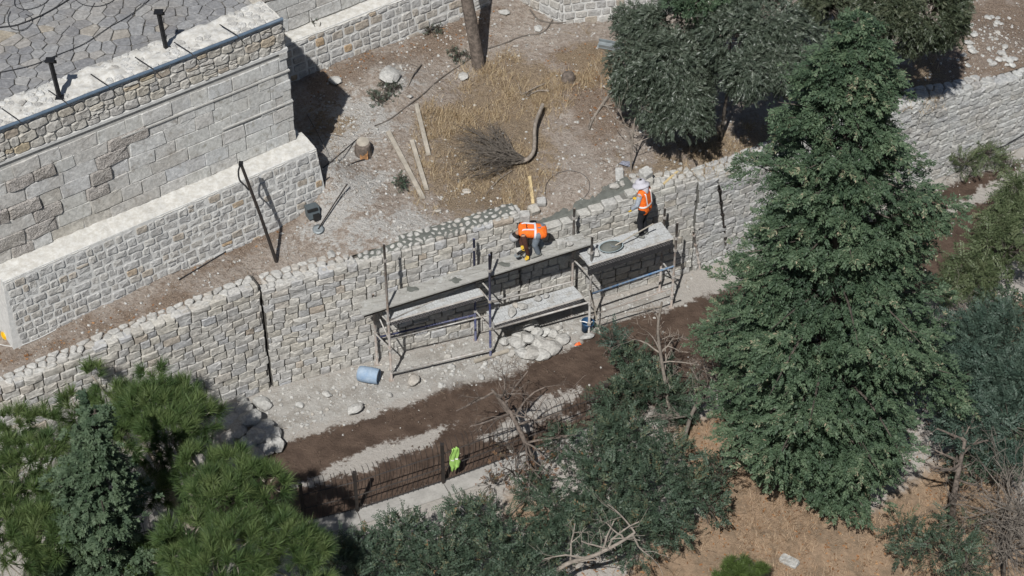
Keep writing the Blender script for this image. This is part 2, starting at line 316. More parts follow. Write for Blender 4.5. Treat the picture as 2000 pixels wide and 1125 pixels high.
c = t.mix(wet, c, wc); c = t.mix(t.math('MULTIPLY', t.sm(t.math('ADD', t.attr('deb'), edge), -.1, .3), .7), c, t.mix(t.sm(n0, .38, .62), t.mix(n1, (.17, .155, .135), (.30, .285, .26)), t.mix(n1, (.28, .27, .25), (.47, .46, .435))))
t.col(c); t.set(t.b.inputs['Roughness'], t.math('SUBTRACT', .97, t.math('MULTIPLY', wet, .3)))
t.bump(t.math('ADD', t.math('MULTIPLY', n1, 2.), n2), .8, .03); M['path'] = t.m
t = NT('hillside_earth', 1., .15); p = t.pos(); n0 = t.noise(1.6, p, 6, .65); n1 = t.noise(8, p, 5, .72); n2 = t.noise(36, p, 3, .75); n3 = t.noise(80, p, 2)
edge = t.math('MULTIPLY', t.math('SUBTRACT', t.math('ADD', t.math('MULTIPLY', n0, 1.5), n1), 1.25), 2.2)
c = t.mix(t.sm(n1, .3, .7), (.25, .20, .162), (.44, .385, .335)); c = t.mix(t.math('MULTIPLY', t.sm(n0, .45, .65), .6), c, (.38, .335, .295))
c = t.mix(t.math('MULTIPLY', t.sm(t.math('ADD', t.attr('pale'), edge), -.25, .3), .85), c, t.mix(n1, (.38, .36, .335), (.56, .55, .525)))
c = t.mix(t.math('MULTIPLY', t.sm(t.math('ADD', t.attr('litter'), edge), -.2, .3), .8), c, t.mix(t.sm(n2, .35, .65), (.11, .07, .045), (.31, .235, .175)))
c = t.mix(t.math('MULTIPLY', t.sm(t.math('ADD', t.attr('straw'), edge), -.25, .3), .9), c, t.mix(t.sm(n2, .3, .7), (.15, .105, .07), (.37, .29, .195)))
c = t.mix(t.math('MULTIPLY', t.sm(n2, .62, .72), .45), c, (.55, .52, .48)); c = t.mix(t.math('MULTIPLY', t.sm(n2, .38, .28), .55), c, (.09, .07, .055))
t.col(c); t.bump(t.math('ADD', t.math('MULTIPLY', n1, 2.2), n2), 1., .05); M['hill'] = t.m

a1 = np.concatenate([[-40, -30, -22], np.arange(-17, 22, .16), [24, 30, 45, 80]]); b1 = np.concatenate([[0], np.arange(.12, 15, .16), [16, 20, 30, 60]])
A_, B_ = np.meshgrid(a1, b1, indexing='ij'); Bw = wallb(A_)+.30+B_
X = A_*EA[0]+Bw*EB[0]; Y = A_*EA[1]+Bw*EB[1]
o = link('hillside', grid_mesh('hillside', X, Y, zh(X, Y)+rng.normal(0, .012, X.shape), M['hill'], dict(straw=union(X, Y, STR), pale=union(X, Y, PAL), litter=union(X, Y, LIT)))); tag(o, kind='structure')
x1 = np.concatenate([[-400, -120, -50, -30], np.arange(-20, 24, .17), [30, 50, 120, 400]]); y1 = np.concatenate([[-400, -120, -50, -30], np.arange(-19, 12, .17), [20, 60, 120, 400]])
X, Y = np.meshgrid(x1, y1, indexing='ij')
o = link('path', grid_mesh('path', X, Y, zl(X, Y), M['path'], dict(wet=union(X, Y, WET), dry=union(X, Y, DRY), straw=union(X, Y, ST_L), deb=union(X, Y, DEB)))); tag(o, kind='structure')

# ------------------------------------------------------------------ stones and walls
def stone_mesh(name, mat, depth=.22, bulge=.018, cut=.06, rough=.026, seed=0, k=10, ins=(.86, .94)):
    r = np.random.default_rng(seed); out = []
    for j in range(k):
        c = cut*r.uniform(.6, 1.5, 8); e = r.uniform(-.03, .03, (10, 2)); q = .5
        pts = np.array([(-q+c[0], -q), (0, -q), (q-c[1], -q), (q, -q+c[2]), (q, q-c[3]), (q-c[4], q), (0, q), (-q+c[5], q), (-q, q-c[6]), (-q, -q+c[7])])+e
        fr = pts*r.uniform(*ins)+r.uniform(-.02, .02, 2)*(1 if ins[0] < .9 else .2); V = []
        V += [(x*.97, depth, z*.97) for x, z in pts]; V += [(x, .012, z) for x, z in pts]
        V += [(x, -bulge*r.uniform(.55, 1.2)-rough*r.random(), z) for x, z in fr]; V += [(r.uniform(-.12, .12), -bulge*r.uniform(.7, 1.3)-rough*r.random(), r.uniform(-.1, .1))]
        F = []
        for i in range(10):
            i2 = (i+1) % 10; F += [(i, i2, 10+i2), (i, 10+i2, 10+i), (10+i, 10+i2, 20+i2), (10+i, 20+i2, 20+i), (20+i, 20+i2, 30)]
        out.append(mesh(name, V, F, mat))
    return out
class Course: pass
def lay(parent, name, A, t, L, topf, variants, cw, ch, gap, z0=0., batter=0., botf=None, limit=300, off=0., skip=None, vary=.10, pick=None, jit=.006, round_top=.0):
    nrm = V3(t[1], -t[0], 0); th = math.atan(batter); up = V3(0, 0, math.cos(th))-nrm*math.sin(th); inw = -nrm*math.cos(th)-V3(0, 0, math.sin(th))
    base = Matrix(((t[0], inw[0], up[0], 0), (t[1], inw[1], up[1], 0), (t[2], inw[2], up[2], 0), (0, 0, 0, 1)))
    items = []; z = z0; row = 0; zmax = max(topf(u) for u in np.linspace(0, L, 60))
    while z < zmax:
        h = random.uniform(*ch); u = -random.random()*cw[0]
        while u < L:
            wd = random.uniform(*cw)*(1.35 if random.random() < .12 else 1); x0 = max(u, 0); x1 = min(u+wd, L); u += wd
            if x1-x0 < cw[0]*.35: continue
            x1 += random.uniform(-.05, .015) if x1 == L else 0; x0 += random.uniform(-.015, .04) if x0 == 0 else 0; uc = (x0+x1)/2; zt = topf(uc); hh = h; zz = z
            if z+h*.45 > zt: continue
            if z+h > zt+round_top: hh = zt+round_top*.5-z
            if botf is not None and z+hh*.8 < botf(uc): continue
            if skip and skip(uc, z+hh/2): continue
            if random.random() < vary*.35 and hh > ch[0]*1.05:      # two thin stones in one course
                f = random.uniform(.4, .6); items.append((uc, zz, x1-x0, hh*f)); items.append((uc, zz+hh*f, x1-x0, hh*(1-f)))
            else: items.append((uc, zz+random.uniform(-1, 1)*jit, x1-x0, hh*random.uniform(.97, 1.04)))
        z += h; row += 1
    recs = []
    for uc, zz, wd, hh in items:
        v = zz+hh/2-z0; pos = np.array(A)+t*uc+V3(0, 0, z0)*0+up*v/math.cos(th)+nrm*(off+random.uniform(-.012, .02)); pos[2] = zz+hh/2
        pp = pj(pos); inside = -30 < pp[0] < 2030 and -30 < pp[1] < 1155
        recs.append((wd*hh*(1 if inside else .01), pos, wd-gap, hh-gap))
    recs.sort(key=lambda r: -r[0]); Vs = []; Fs = []; nv = 0
    for i, (_, pos, wd, hh) in enumerate(recs):
        me = (pick(pos) if pick else variants)[random.randrange(len(variants))]
        mw = Matrix.Translation(Vector(pos)) @ base @ Matrix.Rotation(R(random.uniform(-1.1, 1.1)), 4, 'Y') @ Matrix.Diagonal((wd*random.choice((-1, 1)) if False else wd, 1, hh, 1))
        if i < limit: link(name, me, parent, mw)
        else:
            co = np.array([v.co for v in me.vertices]); m = np.array(mw); Vs.append(co@m[:3, :3].T+m[:3, 3])
            Fs.append(np.array([p.vertices[:] for p in me.polygons])+nv); nv += len(co)
    if Vs: tag(link(name+'s', mesh(name+'s', np.concatenate(Vs), np.concatenate(Fs), variants[0].materials[0]), parent), kind='stuff')
def core(parent, name, A, t, L, topf, thick, mat, z0=-.3, back=.018, drop=.07, batter=0., n=28):
    nrm = V3(t[1], -t[0], 0); m = MB(); us = np.linspace(0, L, n); V = []
    for u in us:
        zt = topf(u)-drop; f = np.array(A)*V3(1, 1, 0)+t*u-nrm*back; b = np.array(A)*V3(1, 1, 0)+t*u-nrm*(thick+back); ft = f-nrm*batter*(zt-max(z0, 0))
        V += [(*f[:2], z0), (*ft[:2], zt), (*b[:2], zt), (*b[:2], z0)]
    F = []
    for i in range(n-1):
        for k in range(4): F.append((4*i+k, 4*i+(k+1) % 4, 4*i+4+(k+1) % 4, 4*i+4+k))
    F += [(0, 3, 2, 1), (4*n-4, 4*n-3, 4*n-2, 4*n-1)]
    return m.add(V, F).build(name, mat, parent)
def voronoi(pts, poly_clip):
    cells = []
    for i, p in enumerate(pts):
        cell = [np.array(q, float) for q in poly_clip]; d = np.linalg.norm(pts-p, axis=1)
        for j in np.argsort(d)[1:22]:
            q = pts[j]; mid = (p+q)/2; nn = q-p; new = []
            for k in range(len(cell)):
                a, b = cell[k], cell[(k+1) % len(cell)]; da = (a-mid)@nn; db = (b-mid)@nn
                if da <= 0: new.append(a)
                if (da < 0) != (db < 0): new.append(a+(b-a)*da/(da-db))
            cell = new
            if len(cell) < 3: break
        if len(cell) >= 3: cells.append((p, cell))
    return cells
def flags(parent, name, cells, to3, thick, gap, mat, zj=.01, bev=.012, ctr=True, roundc=0.):
    for p, cell in cells:
        c = np.mean(cell, 0); area = 0; pc = []
        for k in range(len(cell)):
            a, b = cell[k], cell[(k+1) % len(cell)]; area += a[0]*b[1]-a[1]*b[0]
            if np.linalg.norm(b-a) > .03: pc.append(a)
        if len(pc) < 3 or abs(area) < .008: continue
        q = []
        for k in range(len(pc)):                # chamfered, uneven corners
            a, b, e = pc[k-1], pc[k], pc[(k+1) % len(pc)]; f = roundc+.10
            q += [b+(a-b)*f*random.uniform(.7, 1.3), b+(e-b)*f*random.uniform(.7, 1.3)]
        d = np.array(q)-c; r = np.linalg.norm(d, axis=1); d = d*((r-gap*random.uniform(.7, 1.5))/r)[:, None]; n = len(d); dz = random.uniform(-zj, zj); tx, ty = random.uniform(-.03, .03), random.uniform(-.03, .03)
        V = [(*(x), -thick) for x in d]+[(*(x), dz-bev+tx*x[0]+ty*x[1]) for x in d]+[(*(x*(1-bev*1.5/max(np.linalg.norm(x), .05))), dz+tx*x[0]+ty*x[1]+random.uniform(0, bev*.5)) for x in d]
        F = []
        for k in range(n): F += [(k, (k+1) % n, n+(k+1) % n, n+k), (n+k, n+(k+1) % n, 2*n+(k+1) % n, 2*n+k)]
        F.append(tuple(range(2*n, 3*n))); link(name, mesh(name, V, F, mat), parent, to3(c))

SV_ret = stone_mesh('stone', M['ret'], seed=1, k=14); SV_new = stone_mesh('stone', M['ret_new'], seed=2, k=12); SV_pale = stone_mesh('stone', M['ret_pale'], seed=3, bulge=.035, rough=.03, cut=.08, k=12)
def cap_row(parent, i, u0, u1, width, n, gap, zoff, mat, inset=.0, roundc=.1):
    s = SEG[i]; pts = []
    L = u1-u0; q = np.stack([rng.uniform(0, L, n*9), rng.uniform(0, width, n*9)], 1)
    keep = [q[0]]
    rmin = math.sqrt(L*width/n)*.72
    for c in q:
        if min(np.linalg.norm(c-k) for k in keep) > rmin: keep.append(c)
    cells = voronoi(np.array(keep), [(0, 0), (L, 0), (L, width), (0, width)])
    inw = -s['n']; ang = math.atan2(s['t'][1], s['t'][0])
    def to3(c):
        u = u0+c[0]; p = s['a']+s['t']*u+inw*(inset+c[1]); z = ztop(i, u)+zoff
        sl = (ztop(i, u+.3)-ztop(i, u-.3))/.6
        return Matrix.Translation((p[0], p[1], z)) @ Matrix.Rotation(ang, 4, 'Z') @ Matrix.Rotation(-math.atan(sl), 4, 'Y')
    flags(parent, 'cap_stone', cells, to3, .12, gap, mat, .02, .02, roundc=roundc)

def ret_wall(i, label, name, SV, cw, ch, gap, cmat, u0=0, u1=None, **kw):
    s = SEG[i]; u1 = s['L'] if u1 is None else u1; A = s['a']+s['t']*u0; L = u1-u0; topf = lambda u: ztop(i, u+u0)
    e = empty(name, A+s['t']*L/2, label, 'wall'); core(e, 'wall_core', A, s['t'], L, topf, .5, cmat, drop=kw.pop('drop', .07))
    lay(e, 'stone', A, s['t'], L, topf, SV, cw, ch, gap, **kw); return e
w0 = ret_wall(0, 'old dry-jointed retaining wall of grey-beige blocks, left of the cracked joint', 'retaining_wall', SV_ret, (.21, .44), (.185, .25), .013, M['joint'], 0, SEG[0]['L']-.01)
cap_row(w0, 0, 0.6, SEG[0]['L']-.05, .44, 58, .016, .0, M['cap'], .0)
def crack(uc, z): return uc < .06+.05*math.sin(z*3)+(0.05 if z < 1.3 else 0)
w1 = ret_wall(1, 'raised retaining wall section with stones set in dark mortar along its top, behind scaffold', 'retaining_wall', SV_ret, (.20, .42), (.17, .235), .013, M['joint'], .035, SEG[1]['L']-.06)
cap_row(w1, 1, 2.5, SEG[1]['L']-.08, .55, 66, .024, .03, M['cap'], .0, .2)
cap_row(w1, 1, 0.1, 2.4, .6, 26, .012, .02, M['cap'], .0)
w2 = ret_wall(2, 'unfinished lower retaining wall section with wet mortar bed between the two workers', 'retaining_wall', SV_new, (.24, .46), (.18, .26), .016, M['mort_d'], -.05, SEG[2]['L']-.01)
w3 = ret_wall(3, 'pale grey shingle-like retaining wall behind the big conifer', 'retaining_wall', SV_pale, (.24, .46), (.17, .25), .018, M['mort_d'], .01, None)
cap_row(w2, 2, 3.25, SEG[2]['L']-.05, .55, 16, .012, .02, M['cap'], .0)
cap_row(w3, 3, .1, SEG[3]['L']-.05, .55, 90, .012, .02, M['ret_pale'], .0)
# dark mortar bed on top of sections 1 and 2
def top_bed(parent, i, u0, u1, wa, wb, z, mat, n=30):
    s = SEG[i]; V = []
    for u in np.linspace(u0, u1, n):
        for k, d in enumerate(np.linspace(wa, wb, 7)):
            p = s['a']+s['t']*u-s['n']*(d+(random.uniform(-.06, .10) if k == 6 else 0)); V.append((p[0], p[1], ztop(i, u)+z+random.uniform(-.012, .012)-(.12 if k in (0,) else 0)-(.1 if k == 6 else 0)))
    F = [(7*a+b, 7*a+b+7, 7*a+b+8, 7*a+b+1) for a in range(n-1) for b in range(6)]
    return MB().add(V, F).build('mortar_bed', mat, parent)
top_bed(w1, 1, 2.5, SEG[1]['L']-.08, .03, .60, .012, M['mort_wet'])
top_bed(w2, 2, -.02, 3.15, .16, .78, -.03, M['mort_wet'], 40)
# stone return face at the end of the raised section
s = SEG[1]; A = s['a']+s['t']*(s['L']-.02)
lay(w1, 'stone', A-s['n']*.02, -s['n'], .45, lambda u: ztop(1, s['L']), SV_ret, (.3, .45), (.24, .3), .02, z0=2.75)

# ------------------------------------------------------------------ the castle bastion
CA = R(37); ct = V3(math.cos(CA), math.sin(CA), 0); cn = V3(ct[1], -ct[0], 0); ci = -cn
ZP = 5.2; p0 = P(7, 546, ZP); p1 = P(615, 287, ZP); LP = (p1-p0)@ct; BAT = .075
ct = (p1-p0)/np.linalg.norm(p1-p0); cn = V3(ct[1], -ct[0], 0); ci = -cn; LP = np.linalg.norm(p1-p0); CANG = math.atan2(ct[1], ct[0])
bas = empty('castle_bastion', (p0+p1)/2*V3(1, 1, 0)+V3(0, 0, 3.3), 'castle bastion of pale ashlar with rubble parapet and white-mortared plinth', 'castle wall')
pb = p0-ci*BAT*(ZP-3.0); pb[2] = 3.0
def cbot(u): q = p0+ct*u-ci*.1; return float(zh(q[0], q[1]))-.12
SV_pli = stone_mesh('plinth_stone', M['pli'], bulge=.014, rough=.02, cut=.10, seed=5, k=12)
SV_rub = stone_mesh('parapet_stone', M['rub'], bulge=.025, rough=.03, cut=.17, seed=6, k=12)
SV_ash = stone_mesh('ashlar_block', M['ash'], bulge=.004, rough=.014, cut=.035, seed=7, k=8, ins=(.955, .975))
SV_ashr = stone_mesh('ashlar_block', M['ash_rough'], bulge=.02, rough=.05, cut=.09, seed=8, k=8)
SV_ashn = stone_mesh('ashlar_block', M['ash_new'], bulge=.006, rough=.004, cut=.02, seed=9, k=8, ins=(.955, .975))
def prism(parent, name, mat, A, t, L, d0, d1, z0, z1, b0=0., b1=0., bt=0.):   # straight wall block; d = distance inward, b = batter of the front
    inw = -V3(t[1], -t[0], 0); h = z1-z0; q = []
    for u, e in ((0, 1), (L, -1)):
        for d, z in ((d0, z0), (d0+b0*h, z1), (d1, z1), (d1, z0)):
            uu = u+(e*bt*h if z == z1 else 0); r = np.array(A)+t*uu+inw*d; q.append((r[0], r[1], z))
    return MB().add(q, [(0, 1, 2, 3), (7, 6, 5, 4), (0, 4, 5, 1), (1, 5, 6, 2), (2, 6, 7, 3), (3, 7, 4, 0)]).build(name, mat, parent)
prism(bas, 'plinth_core', M['mort_w'], pb-ct*.2, ct, LP+.4, .0, 3.3, 3.0, ZP-.06, BAT, 0, .08)
lay(bas, 'plinth_stone', pb-ct*.02, ct, LP+.1, lambda u: ZP-.10, SV_pli, (.16, .36), (.17, .23), .04, z0=3.0, batter=BAT, botf=cbot, round_top=.0, off=-.006)
# ledge: lumpy white lime capping
def lumpy(parent, name, mat, A, t, L, w, z, amp, n, m=6, drop=.1, slope=0.):
    inw = -V3(t[1], -t[0], 0); n = int(L/.07); m = max(8, int(w/.07)); V = []; g = rng.normal(0, 1, (n, m))
    c = g.copy()
    for _ in range(3): c = (np.roll(c, 1, 0)+np.roll(c, -1, 0)+np.roll(c, 1, 1)+np.roll(c, -1, 1)+c)/5
    hgt = amp*(c*2.6+.35*g)
    for i in range(n):
        for k in range(m):
            e = k in (0, m-1); r = np.array(A)+t*(L*i/(n-1))+inw*(w*k/(m-1)+(hgt[i, k]*.6 if e else 0)); V.append((r[0], r[1], z+slope*k/(m-1)+hgt[i, k]-(drop if e else 0)))
    return MB().add(V, [(m*i+k, m*i+m+k, m*i+m+k+1, m*i+k+1) for i in range(n-1) for k in range(m-1)]).build(name, mat, parent, True)
lumpy(bas, 'plinth_ledge', M['plast'], p0-ct*.0-ci*.015, ct, LP+.02, .75, ZP-.01, .014, 90, 7, .08, .05)
q0 = P(0, 527, ZP); dI = (q0-p0)@ci; q1 = P(571, 267, ZP); dI2 = (q1-p0)@ci; uE = (q1-p0)@ct
D0 = (dI+dI2)/2; UA = -2.2; ub = uE+.0
Au = p0+ct*UA+ci*D0; LU = ub-UA; BT2 = .035
def zat(px, py, u_in=D0): r = onplane(px, py, p0+ci*(D0+.05), cn); return r[2]
ZC = (zat(0, 334)+zat(544, 88))/2; ZR = (zat(0, 275)+zat(540, 30))/2
print('bastion', D0, uE, ZC, ZR, 'L', LP)
prism(bas, 'ashlar_core', M['mort_l'], Au, ct, LU, .008, 3.2, ZP-.1, ZC, BT2)
def pick(pos):
    r = pos-Au; u = r@ct; z = pos[2]; f = fbm(u*1.2+3, z*2.2)
    if u > LU-2.4+.5*math.sin(z*4) or z > ZC-.5+.2*math.sin(u*2): return SV_ashn if random.random() < .85 else SV_ash
    return SV_ashr if f > .12 and random.random() < .75 else (SV_ash if random.random() < .8 else SV_ashn)
lay(bas, 'ashlar_block', Au, ct, LU, lambda u: ZC-.05, SV_ash, (.42, .95), (.29, .38), .009, z0=ZP+.02, batter=BT2, pick=pick, vary=.05, jit=.003, round_top=.0)
dC = D0+BT2*(ZC-ZP)
prism(bas, 'cornice', M['mort_w'], p0+ct*UA+ci*(dC-.045), ct, LU+.04, 0, .25, ZC-.05, ZC+.02)
for dz_, ln in ((.62, 4.4), (1.5, 1.9)):
    zz_ = ZC-dz_; prism(bas, 'string_course', M['mort_l'], p0+ct*(UA+LU-ln)+ci*(D0+BT2*(zz_-ZP)-.045), ct, ln+.03, 0, .2, zz_, zz_+.035)
Ar = p0+ct*UA+ci*(dC+.0); prism(bas, 'parapet_core', M['mort_l'], Ar, ct, LU, .012, .95, ZC-.02, ZR-.03)
lay(bas, 'parapet_stone', Ar, ct, LU, lambda u: ZR+.02, SV_rub, (.2, .42), (.19, .28), .022, z0=ZC+.03, vary=.5, jit=.02)
lumpy(bas, 'parapet_capping', M['plast'], Ar-ci*.0, ct, LU-.02, .95, ZR+.04, .03, 150, 9, .09)
sd2 = [np.array([.2, .2])]
for c_ in np.stack([rng.uniform(0, LU-.05, 2500), rng.uniform(.02, .93, 2500)], 1):
    if min((c_-k)@(c_-k) for k in sd2) > .17**2: sd2.append(c_)
cl2 = [c_ for c_ in voronoi(np.array(sd2), [(0, 0), (LU-.03, 0), (LU-.03, .93), (0, .93)]) if fbm(c_[0][0]*2.2, c_[0][1]*2) > -.25 and pj(Ar+ct*c_[0][0]+V3(0, 0, ZR-Ar[2]))[0] > -60]
flags(bas, 'capping_stone', cl2[:300], lambda c_: Matrix.Translation(Vector(Ar+ct*c_[0]+ci*c_[1]+V3(0, 0, ZR+.055-Ar[2]))) @ Matrix.Rotation(CANG, 4, 'Z'), .08, .012, M['capw'], .022, .02, roundc=.14)
# right end faces of the bastion
eA = p0+ct*(UA+LU)+ci*D0
lay(bas, 'ashlar_block', eA, ci, 3.2, lambda u: ZC-.05, SV_ashn, (.4, .8), (.27, .32), .014, z0=4.0, jit=.003)
lay(bas, 'parapet_stone', p0+ct*(UA+LU)+ci*dC, ci, 3.0, lambda u: ZR, SV_rub, (.2, .42), (.2, .28), .022, z0=ZC+.02)
# terrace pavement of crazy paving
ZT = ZR-.08; pv = empty('terrace', Ar+ct*4+ci*2, kind='structure')
prism(pv, 'bedding', M['joint'], Ar+ci*.9, ct, LU-.02, 0, 9, ZC-.5, ZT-.035)
seeds = [np.array([.5, .5])]
cand = np.stack([rng.uniform(0, LU, 6000), rng.uniform(.0, 6.2, 6000)], 1)
for c_ in cand:
    if min((c_[0]-k[0])**2*.72+(c_[1]-k[1])**2 for k in seeds) > random.choice((.20, .26, .34, .42))**2: seeds.append(c_)
cells = voronoi(np.array(seeds), [(0, 0), (LU, 0), (LU, 6.2), (0, 6.2)])
cells = [c_ for c_ in cells if (lambda q: -60 < q[0] < 700 and q[1] > -40)(pj(Ar+ct*c_[0][0]+ci*(.88+c_[0][1])+V3(0, 0, ZT-Ar[2])))]
cells.sort(key=lambda c_: c_[0][1]); print('flags', len(cells))
flags(pv, 'flagstone', cells[:300], lambda c_: Matrix.Translation(Vector(Ar+ct*c_[0]+ci*(.88+c_[1])+V3(0, 0, ZT-Ar[2]))) @ Matrix.Rotation(CANG, 4, 'Z'), .05, .011, M['flag'], .006, .008)

# recessed curtain wall
r0 = P(634, 125, 4.0); r1 = P(901, 17, 4.0); rt_ = ct; ra = r0-ct*3.2
cur = empty('castle_curtain_wall', r0, 'set-back castle wall with white-mortared plinth behind the bastion shadow', 'castle wall')
LR = 8.6; rpb = ra.copy(); rpb[2] = 3.6
prism(cur, 'plinth_core', M['mort_w'], rpb, ct, LR, .0, 2.5, 3.5, 5.0, BAT)
lay(cur, 'plinth_stone', rpb-cn*.0, ct, LR, lambda u: 4.95, SV_pli, (.2, .42), (.2, .27), .05, z0=3.6, batter=BAT, round_top=0, off=-.006, botf=lambda u: float(zh(*(rpb+ct*u)[:2]))-.1)
lumpy(cur, 'plinth_ledge', M['plast'], rpb+ci*(BAT*1.4-.02), ct, LR, .6, 5.03, .012, 60, 6, .08)
prism(cur, 'ashlar_core', M['mort_l'], rpb+ci*.52, ct, LR, .02, 2.5, 5.0, 9.5, .02)
lay(cur, 'ashlar_block', rpb+ci*.52, ct, LR, lambda u: 7.6, SV_ash, (.5, 1.0), (.3, .4), .014, z0=5.06, batter=.02, pick=lambda p_: SV_ashn if random.random() < .45 else (SV_ashr if random.random() < .3 else SV_ash), jit=.003)
# buttress at top
g0 = GH(1100, 46); g0[2] -= .15; but = empty('castle_buttress', g0, 'pale stone buttress corner at the top edge beside the dark tree', 'castle wall')
bt = V3(math.cos(R(12)), math.sin(R(12)), 0); bl_ = V3(math.cos(R(142)), math.sin(R(142)), 0)
prism(but, 'plinth_core', M['mort_w'], g0-bt*.0, bt, 3.2, .012, 2.6, g0[2], g0[2]+2.2, .05)
lay(but, 'plinth_stone', g0, bt, 3.2, lambda u: g0[2]+2.1, SV_pli, (.24, .42), (.22, .28), .04, z0=g0[2], batter=.05, off=-.004)
lay(but, 'plinth_stone', g0+bl_*1.6, -bl_, 1.6, lambda u: g0[2]+2.1, SV_pli, (.24, .42), (.22, .28), .04, z0=g0[2], batter=.03, off=.0)
prism(but, 'plinth_core', M['mort_w'], g0+bl_*1.6, -bl_, 1.55, .02, 1.0, g0[2], g0[2]+2.2, .03)

# conduit and posts on the bastion
cnd = empty('conduit', Ar+ct*3, 'blue-grey conduit pipe with black brackets along the bastion parapet', 'pipe')
zc = ZR+.07; f0 = Ar+ct*.2-ci*.05; f1 = Ar+ct*(LU-.03)-ci*.05; f0[2] = f1[2] = zc
MB().tube([f0+(f1-f0)*k/14+V3(0, 0, random.uniform(-.008, .008)) for k in range(15)], .042, 8).build('pipe', M['pipe'], cnd, True)
for px, py in [(38, 245), (130, 213), (212, 178), (297, 135), (372, 98), (462, 67)]:
    c_ = onplane(px, py, f0, cn); u = (c_-f0)@ct; c_ = f0+ct*u
    MB().tube([c_+V3(0, 0, .02)+ci*.55-ct*.12+V3(0, 0, .06), c_+V3(0, 0, .05), c_-ci*.10+ct*.05+V3(0, 0, -.05)], .016, 4).build('bracket', M['black'], cnd)
for nm, (px, py), (tx, ty) in [('first', (117, 191), (102, 135)), ('second', (325, 96), (314, 38))]:
    b_ = P(px, py, ZR+.03); m = empty('steel_post', b_, 'black steel post on the parapet '+('nearer the left edge' if nm == 'first' else 'in the middle of the terrace edge'), 'post', 'posts on the parapet')
    tp = b_+V3(-.06, 0, 1.0); d = tp-b_
    MB().tube([b_-V3(0, 0, .1), tp], .055, 4).build('shaft', M['black'], m); MB().box(tp+V3(0, 0, .01), (.2, .18, .03)).build('top_plate', M['black'], m); MB().box(tp+V3(.08, .02, -.05), (.10, .02, .08)).build('lug', M['black'], m); MB().box(b_+V3(0, 0, .01), (.18, .18, .03)).build('base_plate', M['black'], m)
def smooth_path(pts, k=5):
    pts = [np.array(p, float) for p in pts]; out = []
    for i in range(len(pts)-1):
        a, b, c, d = pts[max(i-1, 0)], pts[i], pts[i+1], pts[min(i+2, len(pts)-1)]
        for j in range(k): t = j/k; out.append(.5*((2*b)+(-a+c)*t+(2*a-5*b+4*c-d)*t*t+(-a+3*b-3*c+d)*t**3))
    return out+[pts[-1]]
def cable(name, label, pts, rad, mat, cat='cable', n=5): tag(MB().tube(smooth_path(pts), rad, n).build(name, mat, None, True), label, cat)
T = lambda *q: [P(x, y, ZT+.03) for x, y in q]
cable('cable', 'thick black cable crossing the paved terrace', T((-30, 58), (0, 53), (35, 48), (80, 30), (120, 8), (150, -12)), .016, M['cable'])
cable('cable', 'long thin cable curving over the terrace flagstones', T((-20, 145), (60, 128), (110, 108), (165, 85), (210, 55), (250, 32), (285, 5), (300, -10)), .010, M['cable'])
cable('cable', 'looped thin cable at the top of the terrace', T((30, -10), (30, 12), (55, 18), (85, 8), (100, -8)), .008, M['cable'])
cable('cable', 'small coiled cable loop by the terrace edge at far left', T((20, 22), (15, 38), (22, 55), (45, 58), (62, 45), (60, 33), (50, 28)), .008, M['cable'])
cable('cable', 'thin cable arching across the top middle of the terrace', T((140, -8), (160, 8), (190, 12), (215, 5), (230, -8)), .008, M['cable'])
H = lambda *q, dz=.025: [GH(x, y, dz) for x, y in q]
cable('cable', 'brown cable lying diagonally from the tree trunk down the slope', H((732, 247), (760, 235), (800, 205), (830, 182), (860, 155), (900, 128), (925, 110)), .016, M['hose'])
cable('cable', 'brown cable running right from the tree trunk base', H((950, 97), (980, 88), (1020, 72), (1060, 65), (1080, 40), (1100, 25)), .018, M['hose'])
cable('cable', 'pale hose curving below the pale buttress', H((1035, 20), (1050, 38), (1075, 46), (1110, 44), (1150, 38), (1200, 28)), .022, M['hose'])
cable('cable', 'black cable along the foot of the plinth', H((350, 548), (430, 500), (500, 455), (555, 420), (590, 390)), .016, M['cable'])
cable('cable', 'pale wire lying along the strip behind the left wall', H((-10, 672), (30, 678), (70, 665), (110, 645)), .012, M['mort_w'])
cable('cable', 'dark cable from the grey box up past the stump', H((605, 380), (640, 350), (690, 320), (725, 310)), .016, M['cable'])
cable('cable', 'dark cable from plinth corner to the stump', H((630, 330), (650, 315), (690, 280), (700, 272)), .016, M['cable'])
cable('wire', 'thin wire hoop on bare earth right of brush pile', H((1065, 385), (1068, 360), (1085, 342), (1110, 335), (1135, 340), (1150, 355), (1150, 375), (1140, 388)), .006, M['cable'], 'wire')

# leaning pole with hook, box, broom
b_ = GH(542, 513); mpole = empty('hooked_pole', b_, 'tall dark leaning pole with a cable loop beside the plinth', 'pole')
tp = b_+V3(-.62, .1, 2.95); MB().tube([b_-V3(0, 0, .1), b_+(tp-b_)*.5+V3(.01, 0, 0), tp], [.045, .04, .038], 7).build('shaft', M['dark_iron'], mpole)
MB().tube(smooth_path([tp, tp+V3(-.07, -.03, -.2), tp+V3(-.06, -.05, -.45), tp+V3(.06, -.06, -.62), tp+V3(.12, -.05, -.75)]), .022, 5).build('cable_loop', M['cable'], mpole); MB().box(tp, (.1, .1, .07)).build('top_cap', M['black'], mpole)
b_ = GH(597, 404); b_ = b_-ci*max(0, .27+(b_-pb)@ci); b_[2] = float(zh(b_[0], b_[1])); m = empty('tool_case', b_, 'dark grey plastic box at the foot of the plinth beside a cable', 'box')
rz = np.array(Matrix.Rotation(R(25), 3, 'Z') @ Matrix.Rotation(R(-12), 3, 'X'))
